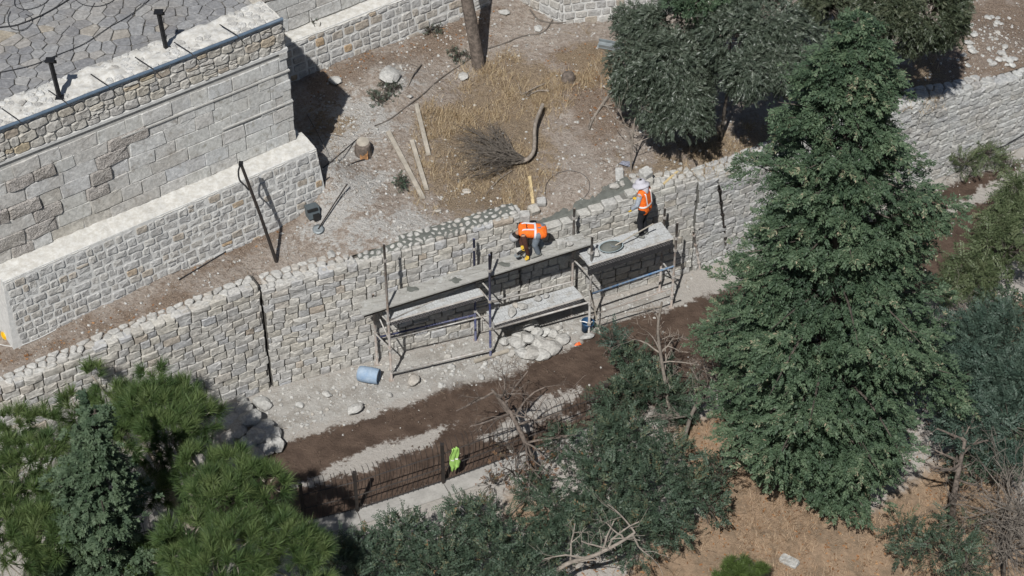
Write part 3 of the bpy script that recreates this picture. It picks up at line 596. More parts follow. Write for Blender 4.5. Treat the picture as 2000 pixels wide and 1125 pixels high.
MB().box(b_+V3(-.02, .02, .15), (.30, .26, .30), rz).build('case_body', M['toolgrey'], m); MB().box(b_+V3(.0, -.1, .28), (.26, .05, .06), rz).build('handle', M['toolblack'], m); MB().box(b_+V3(.09, -.12, .08), (.16, .10, .16), rz).build('side_pocket', M['toolblack'], m)
b_ = GH(622, 452); m = empty('shovel', b_, 'round shovel lying on grey rubble with its handle up the slope', 'shovel')
e_ = GH(679, 375, .25); MB().tube([b_+V3(0, 0, .08), b_*.5+e_*.5+V3(0, 0, .05), e_], .018, 6).build('handle', M['dark_iron'], m)
d = e_-b_; MB().lathe([(.0, .0), (.08, .012), (.14, .03), (.145, .035), (.08, .02), (.0, .012)], Matrix.Translation(Vector(b_+V3(0, 0, .05))) @ Matrix.Rotation(R(15), 4, 'X'), 14).build('blade', M['zinc'], m, True)

# ------------------------------------------------------------------ loose stones
def rock_mesh(name, mat, seed, k=8, sub=2, flat=.75):
    out = []
    ph = (1+5**.5)/2; iv = np.array([(-1, ph, 0), (1, ph, 0), (-1, -ph, 0), (1, -ph, 0), (0, -1, ph), (0, 1, ph), (0, -1, -ph), (0, 1, -ph), (ph, 0, -1), (ph, 0, 1), (-ph, 0, -1), (-ph, 0, 1)]); iv /= np.linalg.norm(iv[0])
    fi = [(0, 11, 5), (0, 5, 1), (0, 1, 7), (0, 7, 10), (0, 10, 11), (1, 5, 9), (5, 11, 4), (11, 10, 2), (10, 7, 6), (7, 1, 8), (3, 9, 4), (3, 4, 2), (3, 2, 6), (3, 6, 8), (3, 8, 9), (4, 9, 5), (2, 4, 11), (6, 2, 10), (8, 6, 7), (9, 8, 1)]
    for j in range(k):
        r = np.random.default_rng(seed*100+j); V = iv.copy(); F = list(fi)
        if sub > 1:
            V = list(V); G = []; mid = {}
            def md(a, b):
                key = (min(a, b), max(a, b))
                if key not in mid: q = V[a]+V[b]; V.append(q/np.linalg.norm(q)); mid[key] = len(V)-1
                return mid[key]
            for a, b, c in F: x, y, z = md(a, b), md(b, c), md(c, a); G += [(a, x, z), (x, b, y), (z, y, c), (x, y, z)]
            F = G; V = np.array(V)
        for _ in range(9):                       # chisel flat faces
            n = r.normal(size=3); n /= np.linalg.norm(n); d = r.uniform(.62, .85); h = V@n; V = V-np.outer(np.maximum(h-d, 0), n)
        V = V*r.uniform(.8, 1.15, 3)*V3(1, 1, flat)+r.normal(0, .02, V.shape); out.append(mesh(name, V, F, mat))
    return out
RK = rock_mesh('rock', M['rock'], 4, 10); RKB = rock_mesh('rock', M['ret'], 6, 6)
def rock(name, pos, r, label, group=None, ms=RK, cat='rock', sink=.3, sq=None):
    s = sq or (random.uniform(.85, 1.2), random.uniform(.8, 1.1), random.uniform(.8, 1.05))
    mw = Matrix.Translation((pos[0], pos[1], pos[2]+r*s[2]*.75*(1-sink))) @ Matrix.Rotation(random.uniform(0, 6.3), 4, 'Z') @ Matrix.Rotation(random.uniform(-.3, .3), 4, 'X') @ Matrix.Diagonal((r*s[0], r*s[1], r*s[2], 1))
    return tag(link(name, random.choice(ms), None, mw), label, cat, group)
S = 1/74.
for px, py, r, lv in [(1040, 640, 17, 0), (1022, 645, 15, 0), (1062, 652, 14, 0), (1010, 672, 17, 0), (1030, 668, 16, .1), (1052, 672, 19, 0), (1072, 682, 21, 0), (1018, 690, 14, 0), (1037, 692, 17, 0), (1058, 695, 15, 0), (1033, 652, 14, .22), (1048, 660, 13, .2), (1012, 655, 12, 0)]:
    rock('rock', GL(px, py+4, lv), r*S, 'pale quarry stone in the heap on the ground below the scaffold', 'heap of stones below the scaffold')
for px, py, r, lb in [(1080, 651, 13, 'pale loose stone right of the heap, nearer the blue bucket side'), (1099, 661, 14, 'pale angular stone between the stone heap and the bucket'), (808, 742, 15, 'white rock on the ground right of the blue barrel'), (694, 797, 16, 'square pale block near the edge of the wet path'), (513, 786, 19, 'flat white slab-like boulder below the cracked joint'), (1147, 655, 13, 'flat stone under the blue bucket'), (1180, 600, 6, 'small white stone at the wall foot near the bucket')]:
    rock('rock', GL(px, py+6), r*S, lb, sq=(1.2, .9, .7) if 'flat' in lb else None)
for px, py, r, lv in [(448, 800, 20, 0), (470, 792, 17, 0), (478, 808, 17, .1), (455, 826, 19, 0), (490, 828, 22, .15), (468, 845, 18, .1), (513, 838, 20, .05), (530, 855, 18, 0), (505, 858, 19, .1), (485, 868, 19, 0), (540, 870, 17, 0), (520, 878, 16, 0), (450, 855, 18, 0), (430, 815, 17, 0), (500, 890, 17, 0)]:
    rock('rock', GL(px, py+6, lv), r*S*1.2, 'grey-white boulder in the shaded heap beside the pine', 'boulder heap beside the pine')
for px, py, r, lb in [(762, 152, 26, 'big rounded white boulder on the slope below the castle wall'), (905, 152, 11, 'grey stone left of the tree trunk base'), (655, 160, 12, 'grey flat stone at the tip of the bastion shadow'), (800, 190, 7, 'small pale stone on the slope below the white boulder'), (985, 27, 12, 'flat pale stone at the foot of the set-back wall'), (855, 413, 6, 'white sharp chip on dry grass above the raised wall'), (912, 375, 7, 'small pale flat stone under the brush pile'), (648, 498, 8, 'white stone behind the top of the retaining wall'), (1235, 346, 8, 'small pale rock left of the stacked blocks'), (1052, 58, 9, 'grey stone on the bare slope under the buttress')]:
    rock('rock', GH(px, py), r*S, lb, sq=(1.2, 1., .6))
for k in range(34):
    px, py = random.uniform(1870, 1985), random.uniform(35, 130); rock('rock', GH(px, py), random.uniform(4, 11)*S, 'pale rubble stone scattered on the slope in the upper right corner', 'rubble on the upper right slope', sq=(1, 1, .6))
for px, py, r, lb in [(985, 668, 11, 'small grey stone left of the heap at the navy upright'), (1000, 690, 10, 'small pale stone at the left foot of the heap'), (940, 735, 8, 'small pale stone on the debris by the board'), (880, 715, 9, 'small grey stone between barrel and heap'), (1090, 640, 10, 'grey stone behind the heap near the wall foot'), (1085, 668, 9, 'little pale stone at the right foot of the heap'), (640, 770, 9, 'small pale stone on the debris left of the barrel'), (585, 790, 8, 'small grey stone on the debris below the cracked joint'), (760, 770, 8, 'small pale stone right of the square block')]:
    rock('rock', GL(px, py+4), r*S, lb)
# squared blocks
BK = stone_mesh('squared_block', M['ret_pale'], bulge=.02, rough=.02, cut=.06, seed=12, k=5)
def block(pos, size, rz, label, group=None, tilt=0., mat='ret_new'):
    r = np.array(Matrix.Rotation(R(rz), 3, 'Z') @ Matrix.Rotation(R(tilt), 3, 'X')); x, y, z = size; V = []
    for sz in (0, .12, .88, 1):
        k = .9 if sz in (0, 1) else 1
        for a, b in ((-.5, -.36), (-.4, -.5), (.4, -.5), (.5, -.38), (.5, .4), (.38, .5), (-.4, .5), (-.5, .38)): V.append((a*x*k*random.uniform(.94, 1.05), b*y*k*random.uniform(.94, 1.05), sz*z+random.uniform(-.01, .01)))
    F = [(8*i+k, 8*i+(k+1) % 8, 8*i+8+(k+1) % 8, 8*i+8+k) for i in range(3) for k in range(8)]+[tuple(range(8))[::-1], tuple(range(24, 32))]
    return tag(MB().add(np.array(V)@r.T+np.array(pos), F).build('stone_block', M[mat]), label, 'stone block', group)
block(GH(1025, 432), (.24, .22, .26), 8, 'white squared block right behind the bent worker'); block(GH(1041, 413), (.26, .24, .16), 30, 'white squared block between two others behind the bent worker', tilt=18); block(GH(1057, 397), (.24, .24, .12), 5, 'greyish flat block farthest behind the bent worker', tilt=6, mat='ret')
g = GH(1262, 362); block(g+V3(.0, 0, 0), (.30, .28, .26), 20, 'squared grey block on the wall top behind the standing worker'); block(g+V3(-.04, .06, .25), (.30, .28, .2), 40, 'topmost pale block of the small stack behind the standing worker', tilt=12, mat='rock')
rock('rock', GH(1240, 358), .15, 'beige rock leaning on the small block stack by the wall top'); rock('rock', GH(1284, 358), .13, 'rough beige rock right of the small block stack'); rock('rock', GH(1200, 368), .13, 'grey rock at the upper edge of the wet mortar bed'); rock('rock', GH(1215, 362), .10, 'grey pebble-like rock at the end of the mortar bed', ms=RKB)
block(GH(1210, 352), (.2, .03, .32), 5, 'thin grey slab standing in the earth above the mortar bed', tilt=-30, mat='ret_pale')
block(GL(1541, 1098), (.46, .26, .08), -35, 'flat grey slab lying on dry grass below the conifer', mat='ret_pale')

# ------------------------------------------------------------------ timber, stump, branches on the slope
def plank(name, a, b, wd, th, mat, label, cat='plank', parent=None, group=None):
    a = np.array(a); b = np.array(b); d = b-a; L = np.linalg.norm(d); x = d/L; y = np.cross(V3(0, 0, 1), x); y /= np.linalg.norm(y); z = np.cross(x, y); r = np.stack([x, y, z], 1)
    V = []; n = 7
    for i in range(n):
        f = -L/2+L*i/(n-1); sag = random.uniform(-.006, .006)
        for yy, zz in ((-.5, -.5), (.5, -.5), (.5, .5), (-.5, .5)): V.append((f+(random.uniform(-.02, .02) if i in (0, n-1) else 0), yy*wd*random.uniform(.95, 1.02), zz*th+sag))
    F = [(4*i+k, 4*i+(k+1) % 4, 4*i+4+(k+1) % 4, 4*i+4+k) for i in range(n-1) for k in range(4)]+[(3, 2, 1, 0), (4*n-4, 4*n-3, 4*n-2, 4*n-1)]
    o = MB().add(np.array(V)@r.T+(a+b)/2+z*th/2, F).build(name, mat, parent); return tag(o, label, cat, group) if label else o
plank('plank', GH(813, 208, .05), GH(837, 306, .05), .11, .05, M['wood_grey'], 'short grey board lying highest of the three on the slope')
plank('plank', GH(758, 262, .06), GH(826, 391, .05), .12, .05, M['wood_grey'], 'longest grey board, leftmost of the three on the slope')
plank('plank', GH(804, 278, .05), GH(833, 374, .05), .11, .05, M['wood_grey'], 'grey board between the two other boards on the slope')
plank('batten', GH(1034, 350, .08), GH(1041, 402, .05), .08, .04, M['wood_new'], 'fresh yellow timber batten standing behind the bent worker', 'batten')
plank('batten', GH(1296, 364, .06), GH(1324, 338, .04), .06, .04, M['wood_new'], 'fresh yellow batten lying on the earth right of the block stack', 'batten')
g = GH(710, 300); st = empty('tree_stump', g, 'sawn tree stump with orange torn wood on the slope', 'tree stump')
MB().lathe([(.24, -.1), (.22, .1), (.2, .3), (.19, .36), (.17, .375), (.01, .37)], Matrix.Translation(Vector(g)) @ Matrix.Rotation(R(10), 4, 'X'), 12).build('trunk', M['bark'], st)
MB().lathe([(.165, .0), (.16, .012), (.005, .015)], Matrix.Translation(Vector(g+V3(0, .0, .375))) @ Matrix.Rotation(R(10), 4, 'X') @ Matrix.Translation((0, 0, .0)), 12).build('cut_face', M['wood_grey'], st); MB().box(g+V3(.03, -.2, .12), (.2, .06, .24), np.array(Matrix.Rotation(R(-15), 3, 'X'))).build('torn_wood', M['cutwood'], st)
g = GH(1110, 155); st = empty('tree_stump', g, 'low brown stump or root on the bare slope left of the dark tree', 'tree stump'); MB().lathe([(.2, -.1), (.19, .08), (.15, .18), (.1, .2), (.01, .2)], Matrix.Translation(Vector(g)), 9).build('trunk', M['bark'], st)
def grow(mb, p, d, L, r, lev, spread=.6, kids=(2, 4), up=0., wob=.18, n=5, ratio=.62, minr=.004, seg=4, floor=None):
    pts = [np.array(p)]; dd = np.array(d, float); dd /= np.linalg.norm(dd); rads = [r]
    for i in range(seg):
        dd = dd+np.random.normal(0, wob, 3)+V3(0, 0, up); dd /= np.linalg.norm(dd); q = pts[-1]+dd*L/seg
        if floor is not None:
            fz = floor(q[0], q[1])+.02
            if q[2] < fz: q[2] = fz
        pts.append(q); rads.append(max(r*(1-(i+1)/seg*.55), minr))
    mb.tube(pts, rads, n if r > .02 else 3, False)
    if lev > 0:
        for _ in range(random.randint(*kids)):
            i = random.randint(max(1, seg//2-1), seg); nd = dd+np.random.normal(0, spread, 3); grow(mb, pts[i], nd, L*ratio*random.uniform(.7, 1.2), max(rads[i]*.62, minr), lev-1, spread, kids, up, wob, n, ratio, minr, seg, floor)
np.random.seed(5)
# brush pile: one cut limb whose twigs fan out to the left
br = empty('cut_branch', GH(1010, 330), 'big cut branch with fan of bare twigs on the dry grass', 'branch')
lim = [GH(1060, 225, .35), GH(1045, 262, .3), GH(1043, 305, .22), GH(1030, 322, .18), GH(1008, 326, .15), GH(985, 325, .15)]
MB().tube(smooth_path(lim, 3), [.05]*6+[.055]*5+[.05]*5, 7).build('limb', M['wood_dead'], br, True)
tw = MB()
for k in range(95):
    s0 = smooth_path(lim, 3)[random.randint(9, 15)]; e_ = GH(random.uniform(885, 985), random.uniform(255, 362), random.uniform(.02, .45)); mid = (s0+e_)/2+V3(random.uniform(-.15, .15), random.uniform(-.15, .15), random.uniform(.0, .3))
    pts = smooth_path([s0, mid, e_], 5); tw.tube(pts, list(np.linspace(.016 if random.random() < .3 else .009, .003, len(pts))), 3, False)
    for j in range(6):
        i = random.randint(3, len(pts)-2); d = pts[i]-pts[i-1]; d /= np.linalg.norm(d); a = d+np.random.normal(0, .45, 3)*V3(1, 1, .6); tw.tube([pts[i], pts[i]+a*.16, pts[i]+a*.32+V3(0, 0, .03)], [.006, .004, .003], 3, False)
tw.build('twigs', M['twig'], br)['kind'] = 'stuff'
def stick(label, pts, rad, dz=.04, mat='wood_dead', twigs=0, lower=False):
    pp = smooth_path([(GL if lower else GH)(x, y, dz*(1+i % 2)) for i, (x, y) in enumerate(pts)], 3); m = MB().tube(pp, list(np.linspace(rad, rad*.45, len(pp))), 6)
    for _ in range(twigs): i = random.randint(1, len(pp)-1); grow(m, pp[i], np.random.normal(0, 1, 3)*V3(1, 1, .3), .35, rad*.4, 1)
    tag(m.build('dead_branch', M[mat]), label, 'branch')
stick('grey dead branch pointing down left of the dark tree', [(1190, 187), (1175, 210), (1158, 235), (1150, 257)], .045, twigs=3)
stick('short bare branch right of the white boulder', [(822, 128), (808, 148), (797, 170)], .03, twigs=2)
stick('crooked thin branch on bare earth right of dry grass', [(1072, 180), (1050, 182), (1030, 190)], .03, twigs=3)
stick('twiggy small branch above the crooked one', [(1065, 165), (1040, 178), (1018, 188)], .02, twigs=4)
stick('dark stick across the dry grass beneath the brush pile', [(1000, 335), (975, 355), (955, 375), (950, 385)], .016)
stick('thin cane leaning from the plinth corner', [(600, 230), (620, 270), (640, 308)], .014, .1, 'twig')
stick('thin branch on pale earth left of stump', [(597, 262), (640, 265), (675, 270)], .014)
# bark trunk of the tree whose crown is above the frame
g = GH(934, 128); np.random.seed(8)
trk = empty('tall_tree', g, 'bare leaning tree trunk at top centre on the slope', 'tree')
pts = [g+V3(0, 0, -.15), g+V3(-.02, 0, .3), g+V3(-.3, .12, 2.2), g+V3(-.65, .25, 4.6), g+V3(-.9, .3, 7.)]
m = MB().tube(smooth_path(pts, 4), list(np.linspace(.19, .13, 17)), 12)
for k in range(7): grow(m, g+V3(-.8, .3, 6.3)+np.random.normal(0, .1, 3), V3(math.cos(k*.9), math.sin(k*.9), .8), 2., .07, 2, .5)
m.build('trunk', M['bark'], trk, True)
# ------------------------------------------------------------------ pebbles and grass (uncountable)
def scatter_mesh(tV, tF, pos, rot, scl, vrnd=None):
    n = len(pos); V = np.einsum('nij,vj->nvi', rot, tV)*np.asarray(scl).reshape(n, 1, -1)+pos[:, None, :]; nv = len(tV)
    F = (tF[None]+(np.arange(n)*nv)[:, None, None]).reshape(-1, tF.shape[1]); r = np.repeat(vrnd if vrnd is not None else rng.random(n), nv)
    return V.reshape(-1, 3), F, r
def rotz(n, tilt=.3):
    a = rng.uniform(0, 6.28, n); c, s = np.cos(a), np.sin(a); o = np.zeros(n); e = np.ones(n)
    A = np.stack([np.stack([c, -s, o], -1), np.stack([s, c, o], -1), np.stack([o, o, e], -1)], 1)
    b = rng.normal(0, tilt, n); c, s = np.cos(b), np.sin(b); B = np.stack([np.stack([e, o, o], -1), np.stack([o, c, -s], -1), np.stack([o, s, c], -1)], 1); return A@B
PEB = rock_mesh('pebble', None, 21, 3, 1, .6)
def pebbles(name, XY, zf, smin, smax, mat):
    Vs = []; Fs = []; n0 = 0; ch = np.array_split(XY, 3)
    for me, xy in zip(PEB, ch):
        tV = np.array([v.co for v in me.vertices]); tF = np.array([p.vertices[:] for p in me.polygons]); n = len(xy); sc = smin*(smax/smin)**(rng.random(n)**2.2)
        V, F, _ = scatter_mesh(tV, tF, np.stack([xy[:, 0], xy[:, 1], zf(xy[:, 0], xy[:, 1])+sc*.15], -1), rotz(n), sc[:, None]); Vs.append(V); Fs.append(F+n0); n0 += len(V)
    return tag(link(name, mesh(name, np.concatenate(Vs), np.concatenate(Fs), mat)), kind='stuff')
def sample(n, rect, f):
    X = rng.uniform(rect[0], rect[1], n); Y = rng.uniform(rect[2], rect[3], n); k = f(X, Y) > rng.random(n); return np.stack([X[k], Y[k]], -1)
def deb_f(X, Y): return np.clip(union(X, Y, DEB)*1.5+.35, 0, 1)+.03*(union(X, Y, WET) > 0)
pebbles('gravel', sample(30000, (-9, 16, -6, 7), deb_f), zl, .014, .075, M['rock'])
def hill_f(X, Y):
    a = X*EA[0]+Y*EA[1]; b = X*EB[0]+Y*EB[1]; t = b-wallb(a); ok = (t > .4) & (sdpoly(X, Y, [p0-ct*3-ci*.1, p1+ct*.3-ci*.1, p1+ct*.3+ci*4, p0-ct*3+ci*4]) < 0)
    return ok*((.14+.20*(fbm(X*1.1+5, Y*1.1) > .15))+.7*np.clip(union(X, Y, PAL)*1.2+.3, 0, 1)-.08*(union(X, Y, STR) > 0))
M['clod'] = plain('damp_clod', (.11, .078, .058), 1., .25, 20, bump=.6)
pebbles('clods', sample(30000, (-9, 17, -10, 7), lambda X, Y: (union(X, Y, WET) > .05)*np.clip(fbm(X*2.3, Y*2.3)*2+.2, 0, 1)*.8), zl, .012, .06, M['clod'])
pebbles('rubble', sample(5200, (-9, 16, -6, 7), lambda X, Y: .9*np.clip(union(X, Y, DEB)*2+.1, 0, 1)*np.clip(fbm(X*2+4, Y*2)*2.2, 0, 1)), zl, .035, .14, M['rock'])
pebbles('scree', sample(70000, (-13, 18, -7, 14), hill_f), zh, .012, .06, M['rock'])
pebbles('white_chips', sample(30000, (-13, 18, -7, 14), hill_f), zh, .010, .055, M['capw'])
def straw_blades(name, XY, zf, mat, hmin, hmax, per=7, lean=.9, wd=.007):
    n = len(XY)*per; xy = np.repeat(XY, per, 0)+rng.normal(0, .05, (n, 2)); z = zf(xy[:, 0], xy[:, 1]); h = rng.uniform(hmin, hmax, n); a = rng.uniform(0, 6.28, n); ln = rng.uniform(.2, lean, n)*h
    base = np.stack([xy[:, 0], xy[:, 1], z-.01], -1); tip = base+np.stack([np.cos(a)*ln, np.sin(a)*ln, h*rng.uniform(.25, 1, n)], -1); sd_ = np.stack([-np.sin(a), np.cos(a), 0*a], -1)*wd
    V = np.stack([base-sd_, base+sd_, tip], 1).reshape(-1, 3); r = np.repeat(rng.random(n), 3)
    return tag(link(name, mesh(name, V, np.arange(3*n).reshape(-1, 3), mat, attrs=dict(rnd=r))), kind='stuff')
M['straw'] = leaf_mat('dry_grass', [(0, (.20, .135, .08)), (.35, (.36, .265, .165)), (.7, (.52, .405, .26)), (.92, (.64, .53, .37)), (1, (.24, .15, .085))], .25, .9, .1)
M['straw2'] = leaf_mat('reddish_dry_grass', [(0, (.22, .14, .085)), (.5, (.38, .27, .18)), (.85, (.50, .38, .27)), (1, (.25, .15, .09))], .25, .9, .1)
M['litter'] = leaf_mat('leaf_litter', [(0, (.15, .07, .03)), (.5, (.27, .13, .06)), (1, (.36, .22, .12))], .1, .9, .1)
straw_blades('dry_grass', sample(150000, (-8, 17, -3, 13), lambda X, Y: np.clip(union(X, Y, STR)*.6+.2+.8*fbm(X*1.8, Y*1.8), 0, 1)*(.15+.85*np.clip(fbm(X*2.6+9, Y*2.6)*2+.4, 0, 1))*(union(X, Y, STR) > -.45)), zh, M['straw'], .07, .30, 6, 1.2, .0055)
straw_blades('dry_grass', sample(60000, (0, 18, -19, 2), lambda X, Y: np.clip(union(X, Y, ST_L)*.8+.3+.4*fbm(X*1.5, Y*1.5), 0, 1)*np.clip(fbm(X*1.9+3, Y*1.9)*1.6+.45, .08, 1)*.7), zl, M['straw2'], .08, .32, 6, 1.2, .006)
# fallen leaves: small flat quads
def leaves_on(name, XY, zf, mat, s0=.03, s1=.07):
    n = len(XY); tV = np.array([(-.5, -.3, 0), (.5, -.3, .12), (.6, .3, 0), (-.5, .3, .1)]); V, F, r = scatter_mesh(tV, np.array([[0, 1, 2, 3]]), np.stack([XY[:, 0], XY[:, 1], zf(XY[:, 0], XY[:, 1])+.015], -1), rotz(n, .5), rng.uniform(s0, s1, (n, 1)))
    return tag(link(name, mesh(name, V, F, mat, attrs=dict(rnd=r))), kind='stuff')
def hill_any(X, Y): return (hill_f(X, Y) > 0)*(.35+.65*(fbm(X*1.7+2, Y*1.7) > 0))
M['debris'] = leaf_mat('twig_debris', [(0, (.10, .07, .05)), (.5, (.20, .15, .11)), (1, (.36, .28, .2))], .0, .9, .1)
straw_blades('twig_debris', sample(26000, (-4, 18, -19, 2), lambda X, Y: (zl(X, Y) < -.02)*np.clip(fbm(X*1.6, Y*1.6)*2+.35, 0, 1)), zl, M['debris'], .03, .12, 3, 3.5, .007)
straw_blades('twig_debris', sample(16000, (-9, 16, -6, 7), lambda X, Y: np.clip(union(X, Y, DEB)*2+.5, 0, 1)*np.clip(fbm(X*2.2, Y*2.2)*2+.3, 0, 1)+.02), zl, M['debris'], .03, .09, 3, 3.0, .006)
straw_blades('twig_debris', sample(34000, (-13, 18, -7, 14), hill_any), zh, M['debris'], .03, .10, 2, 3.5, .006)
leaves_on('fallen_leaves', sample(16000, (-8, 16, -15, 0), lambda X, Y: .8*(zl(X, Y) < -.02)*(fbm(X*1.3, Y*1.3) > -.2)), zl, M['litter'])
leaves_on('fallen_leaves', sample(30000, (-13, 10, -7, 12), lambda X, Y: .55*np.clip(union(X, Y, LIT)*1.5+.2, 0, 1)), zh, M['litter'])
#@@PART2
# ------------------------------------------------------------------ scaffold
FF = [GL(*q) for q in [(765, 742), (958, 700), (1150, 652), (1311, 600)]]; BF = [GL(*q) for q in [(737, 711), (929, 666), (1116, 618), (1288, 568)]]
FT = [4.45, 3.45, 3.25, 2.85]; BT = [2.35, 3.4, 3.6, 2.8]
sc = empty('scaffold', (FF[1]+BF[1])/2, 'tubular steel scaffold with rusty uprights in front of the retaining wall', 'scaffold')
fm = [M['rust'], M['navytube'], M['galv'], M['rust']]
def couplers(parent, p, zs):
    for z in zs: MB().tube([p+V3(0, 0, z-.035), p+V3(0, 0, z+.035)], .052, 8).build('coupler', M['galv'], parent); 
for i in range(4):
    u = MB().tube([FF[i]-V3(0, 0, .02), FF[i]+V3(0, 0, FT[i])], .031, 8).build('upright', fm[i], sc, True); couplers(u, FF[i], [.35, 1.05, 1.95, FT[i]-.5])
    u = MB().tube([BF[i]-V3(0, 0, .02), BF[i]+V3(0, 0, BT[i])], .031, 8).build('upright', M['rust'] if i != 1 else M['navytube'], sc, True); couplers(u, BF[i], [1.05, 1.95, BT[i]-.3])
    for q in (FF[i], BF[i]): MB().box(q+V3(0, 0, .006), (.14, .14, .012)).build('base_plate', M['rust'], sc)
    for z in ((1.05, 1.95, 2.28) if i < 3 else (1.05, 1.95)): MB().tube([FF[i]+V3(0, 0, z), BF[i]+V3(0, 0, z)], .022, 6).build('transom', M['galv'], sc)
def ledger(a, b, z0, z1, mat, r=.028): MB().tube([a+V3(0, 0, z0), b+V3(0, 0, z1)], r, 7).build('ledger', mat, sc, True)
ledger(FF[0], FF[1], .22, .32, M['galv']); ledger(FF[0], FF[1], 1.38, 1.50, M['galv'], .018); ledger(BF[0], BF[1], 1.62, 1.70, M['galv'])
ledger(FF[1], FF[2], .98, 1.10, M['galv']); ledger(FF[2], FF[3], 1.36, 1.42, M['bluetube']); ledger(BF[1], BF[2], 1.2, 1.2, M['galv']); ledger(BF[2], BF[3], 1.9, 1.95, M['galv'])
ledger(BF[0], BF[1], .9, .9, M['navytube']); ledger(FF[2], FF[3], .62, .66, M['rust'], .018)
ledger(FF[3], BF[3], 1.4, .75, M['galv'], .02); ledger(BF[0], FF[0], 2.0, 1.35, M['galv'], .02); ledger(FF[0], BF[1], 2.0, 2.0, M['galv'], .018)
ledger(FF[1]+V3(0, 0, 0), FF[1]-SEG[1]['n']*.18+SEG[1]['t']*.12, 2.85, 3.35, M['black'], .03)
# metal deck: pan with cross ribs, perforated dark side
def deck(a0, a1, b1, b0, z, label, th=.17):
    e = empty('metal_deck', (a0+b1)/2+V3(0, 0, z-(a0+b1)[2]/2), label, 'scaffold deck', 'metal scaffold decks')
    a0, a1, b1, b0 = [V3(q[0], q[1], z) for q in (a0, a1, b1, b0)]
    top = MB(); rib = MB(); n = 34
    for k in range(3):
        f0 = k/3+.012; f1 = (k+1)/3-.012; l = lambda f, g: (a0*(1-f)+b0*f)*(1-g)+(a1*(1-f)+b1*f)*g
        q = [l(f0, 0), l(f0, 1), l(f1, 1), l(f1, 0)]; m = MB().add(q+[p-V3(0, 0, .045) for p in q], [(0, 1, 2, 3), (7, 6, 5, 4), (0, 4, 5, 1), (1, 5, 6, 2), (2, 6, 7, 3), (3, 7, 4, 0)]); pan = m.build('pan', M['deckmetal'], e)
        for j in range(n):
            g = (j+.5)/n; c0 = l(f0+.04, g)+V3(0, 0, .008); c1 = l(f1-.04, g)+V3(0, 0, .008); rib.tube([c0, c1], .010, 4)
    o = rib.build('tread_ribs', M['deckmetal'], e); o['kind'] = 'stuff'
    fr = MB(); 
    for A_, B_ in ((a0, a1), (b0, b1)): fr.tube([A_-V3(0, 0, .03), B_-V3(0, 0, .03)], .03, 4)
    fr.build('edge_rail', M['galv'], e)
    L = a1-a0; t_ = L/np.linalg.norm(L); nn = V3(t_[1], -t_[0], 0); side = MB(); Ln = np.linalg.norm(L); k = int(Ln/.075)
    for r_ in range(3):
        for j in range(k): side.box(a0+t_*((j+.5+.5*(r_ % 2))*Ln/(k+1))+nn*.012-V3(0, 0, .075+.042*r_), (.045, .006, .02), np.stack([t_, -nn, V3(0, 0, 1)], 1))
    q = [a0-V3(0, 0, .05), a1-V3(0, 0, .05), a1-V3(0, 0, th+.04), a0-V3(0, 0, th+.04)]; MB().add(q+[p-nn*.02 for p in q], [(3, 2, 1, 0), (4, 5, 6, 7), (0, 1, 5, 4), (1, 2, 6, 5), (2, 3, 7, 6), (3, 0, 4, 7)]).build('side_sheet', M['mesh_side'], e)
    o = side.build('side_lattice', M['mesh_side2'], e); o['kind'] = 'stuff'; return e
M['mesh_side2'] = plain('grey_lattice', (.20, .19, .19), .6, .2, 12)
deck(P(760, 627, 1.98), P(944, 575, 1.98), P(927, 554, 1.98), P(743, 606, 1.98), 1.98, 'lower left metal scaffold deck beneath the long wooden boards', .12)
deck(P(966, 632, 1.16), P(1138, 580, 1.16), P(1120, 558, 1.16), P(950, 608, 1.16), 1.16, 'lower metal scaffold deck carrying loose stones, above the stone heap', .10)
deck(P(1149, 517, 2.46), P(1315, 464, 2.46), P(1291, 433, 2.46), P(1127, 487, 2.46), 2.46, 'upper right perforated metal deck under the standing worker', .30)
# long cement-smeared boards
za, zb = 2.34, 2.82
fa, fb = P(716, 616, za), P(1158, 478, zb); dd = fb-fa; iw = -SEG[1]['n']
bd0 = plank('scaffold_board', fa+iw*.12-SEG[1]['t']*.10, fb+iw*.12, .24, .04, M['wood_cem2'], 'front long cement-smeared board the bent worker stands on', 'board', group='boards of the working platform')
plank('scaffold_board', fa+iw*.37-SEG[1]['t']*.02, fb+iw*.37-SEG[1]['t']*.12, .24, .035, M['wood_cem'], 'rear long cement-smeared board against the raised wall', 'board', group='boards of the working platform')
plank('scaffold_board', fa+iw*.135-SEG[1]['t']*.02-V3(0, 0, .105), fb+iw*.135-V3(0, 0, .105), .16, .10, M['dark_iron'], 'dark beam under the front edge of the long boards', 'beam')
for k, f in enumerate((.22, .40, .62)):
    c_ = fa+dd*f+iw*(.2 if k else .35)+V3(0, 0, .05); r_ = .12
    V = [c_+V3(0, 0, .018)]+[c_+V3(math.cos(a)*r_*random.uniform(.7, 1.9), math.sin(a)*r_*random.uniform(.5, 1.1), .003) for a in np.linspace(0, 6.28, 13)[:-1]]
    tag(MB().add(V, [(0, i+1, (i+1) % 12+1) for i in range(12)]).build('mortar_spill', M['mort_wet']), ['dark mortar spill near the left end of the boards', 'dark mortar spill at the middle of the boards', 'dark mortar spill on the boards left of the bent worker'][k], 'mortar')
def brd(px, py): return onplane(px, py, fa+V3(0, 0, .05), np.cross(dd/np.linalg.norm(dd), iw))
block(brd(1095, 482), (.22, .2, .2), 20, 'beige block on the boards right of the bent worker'); rock('rock', brd(1112, 478), .10, 'small grey rock on the boards by the back upright'); rock('rock', brd(1138, 463), .04, 'tiny white chip near the right end of the boards')
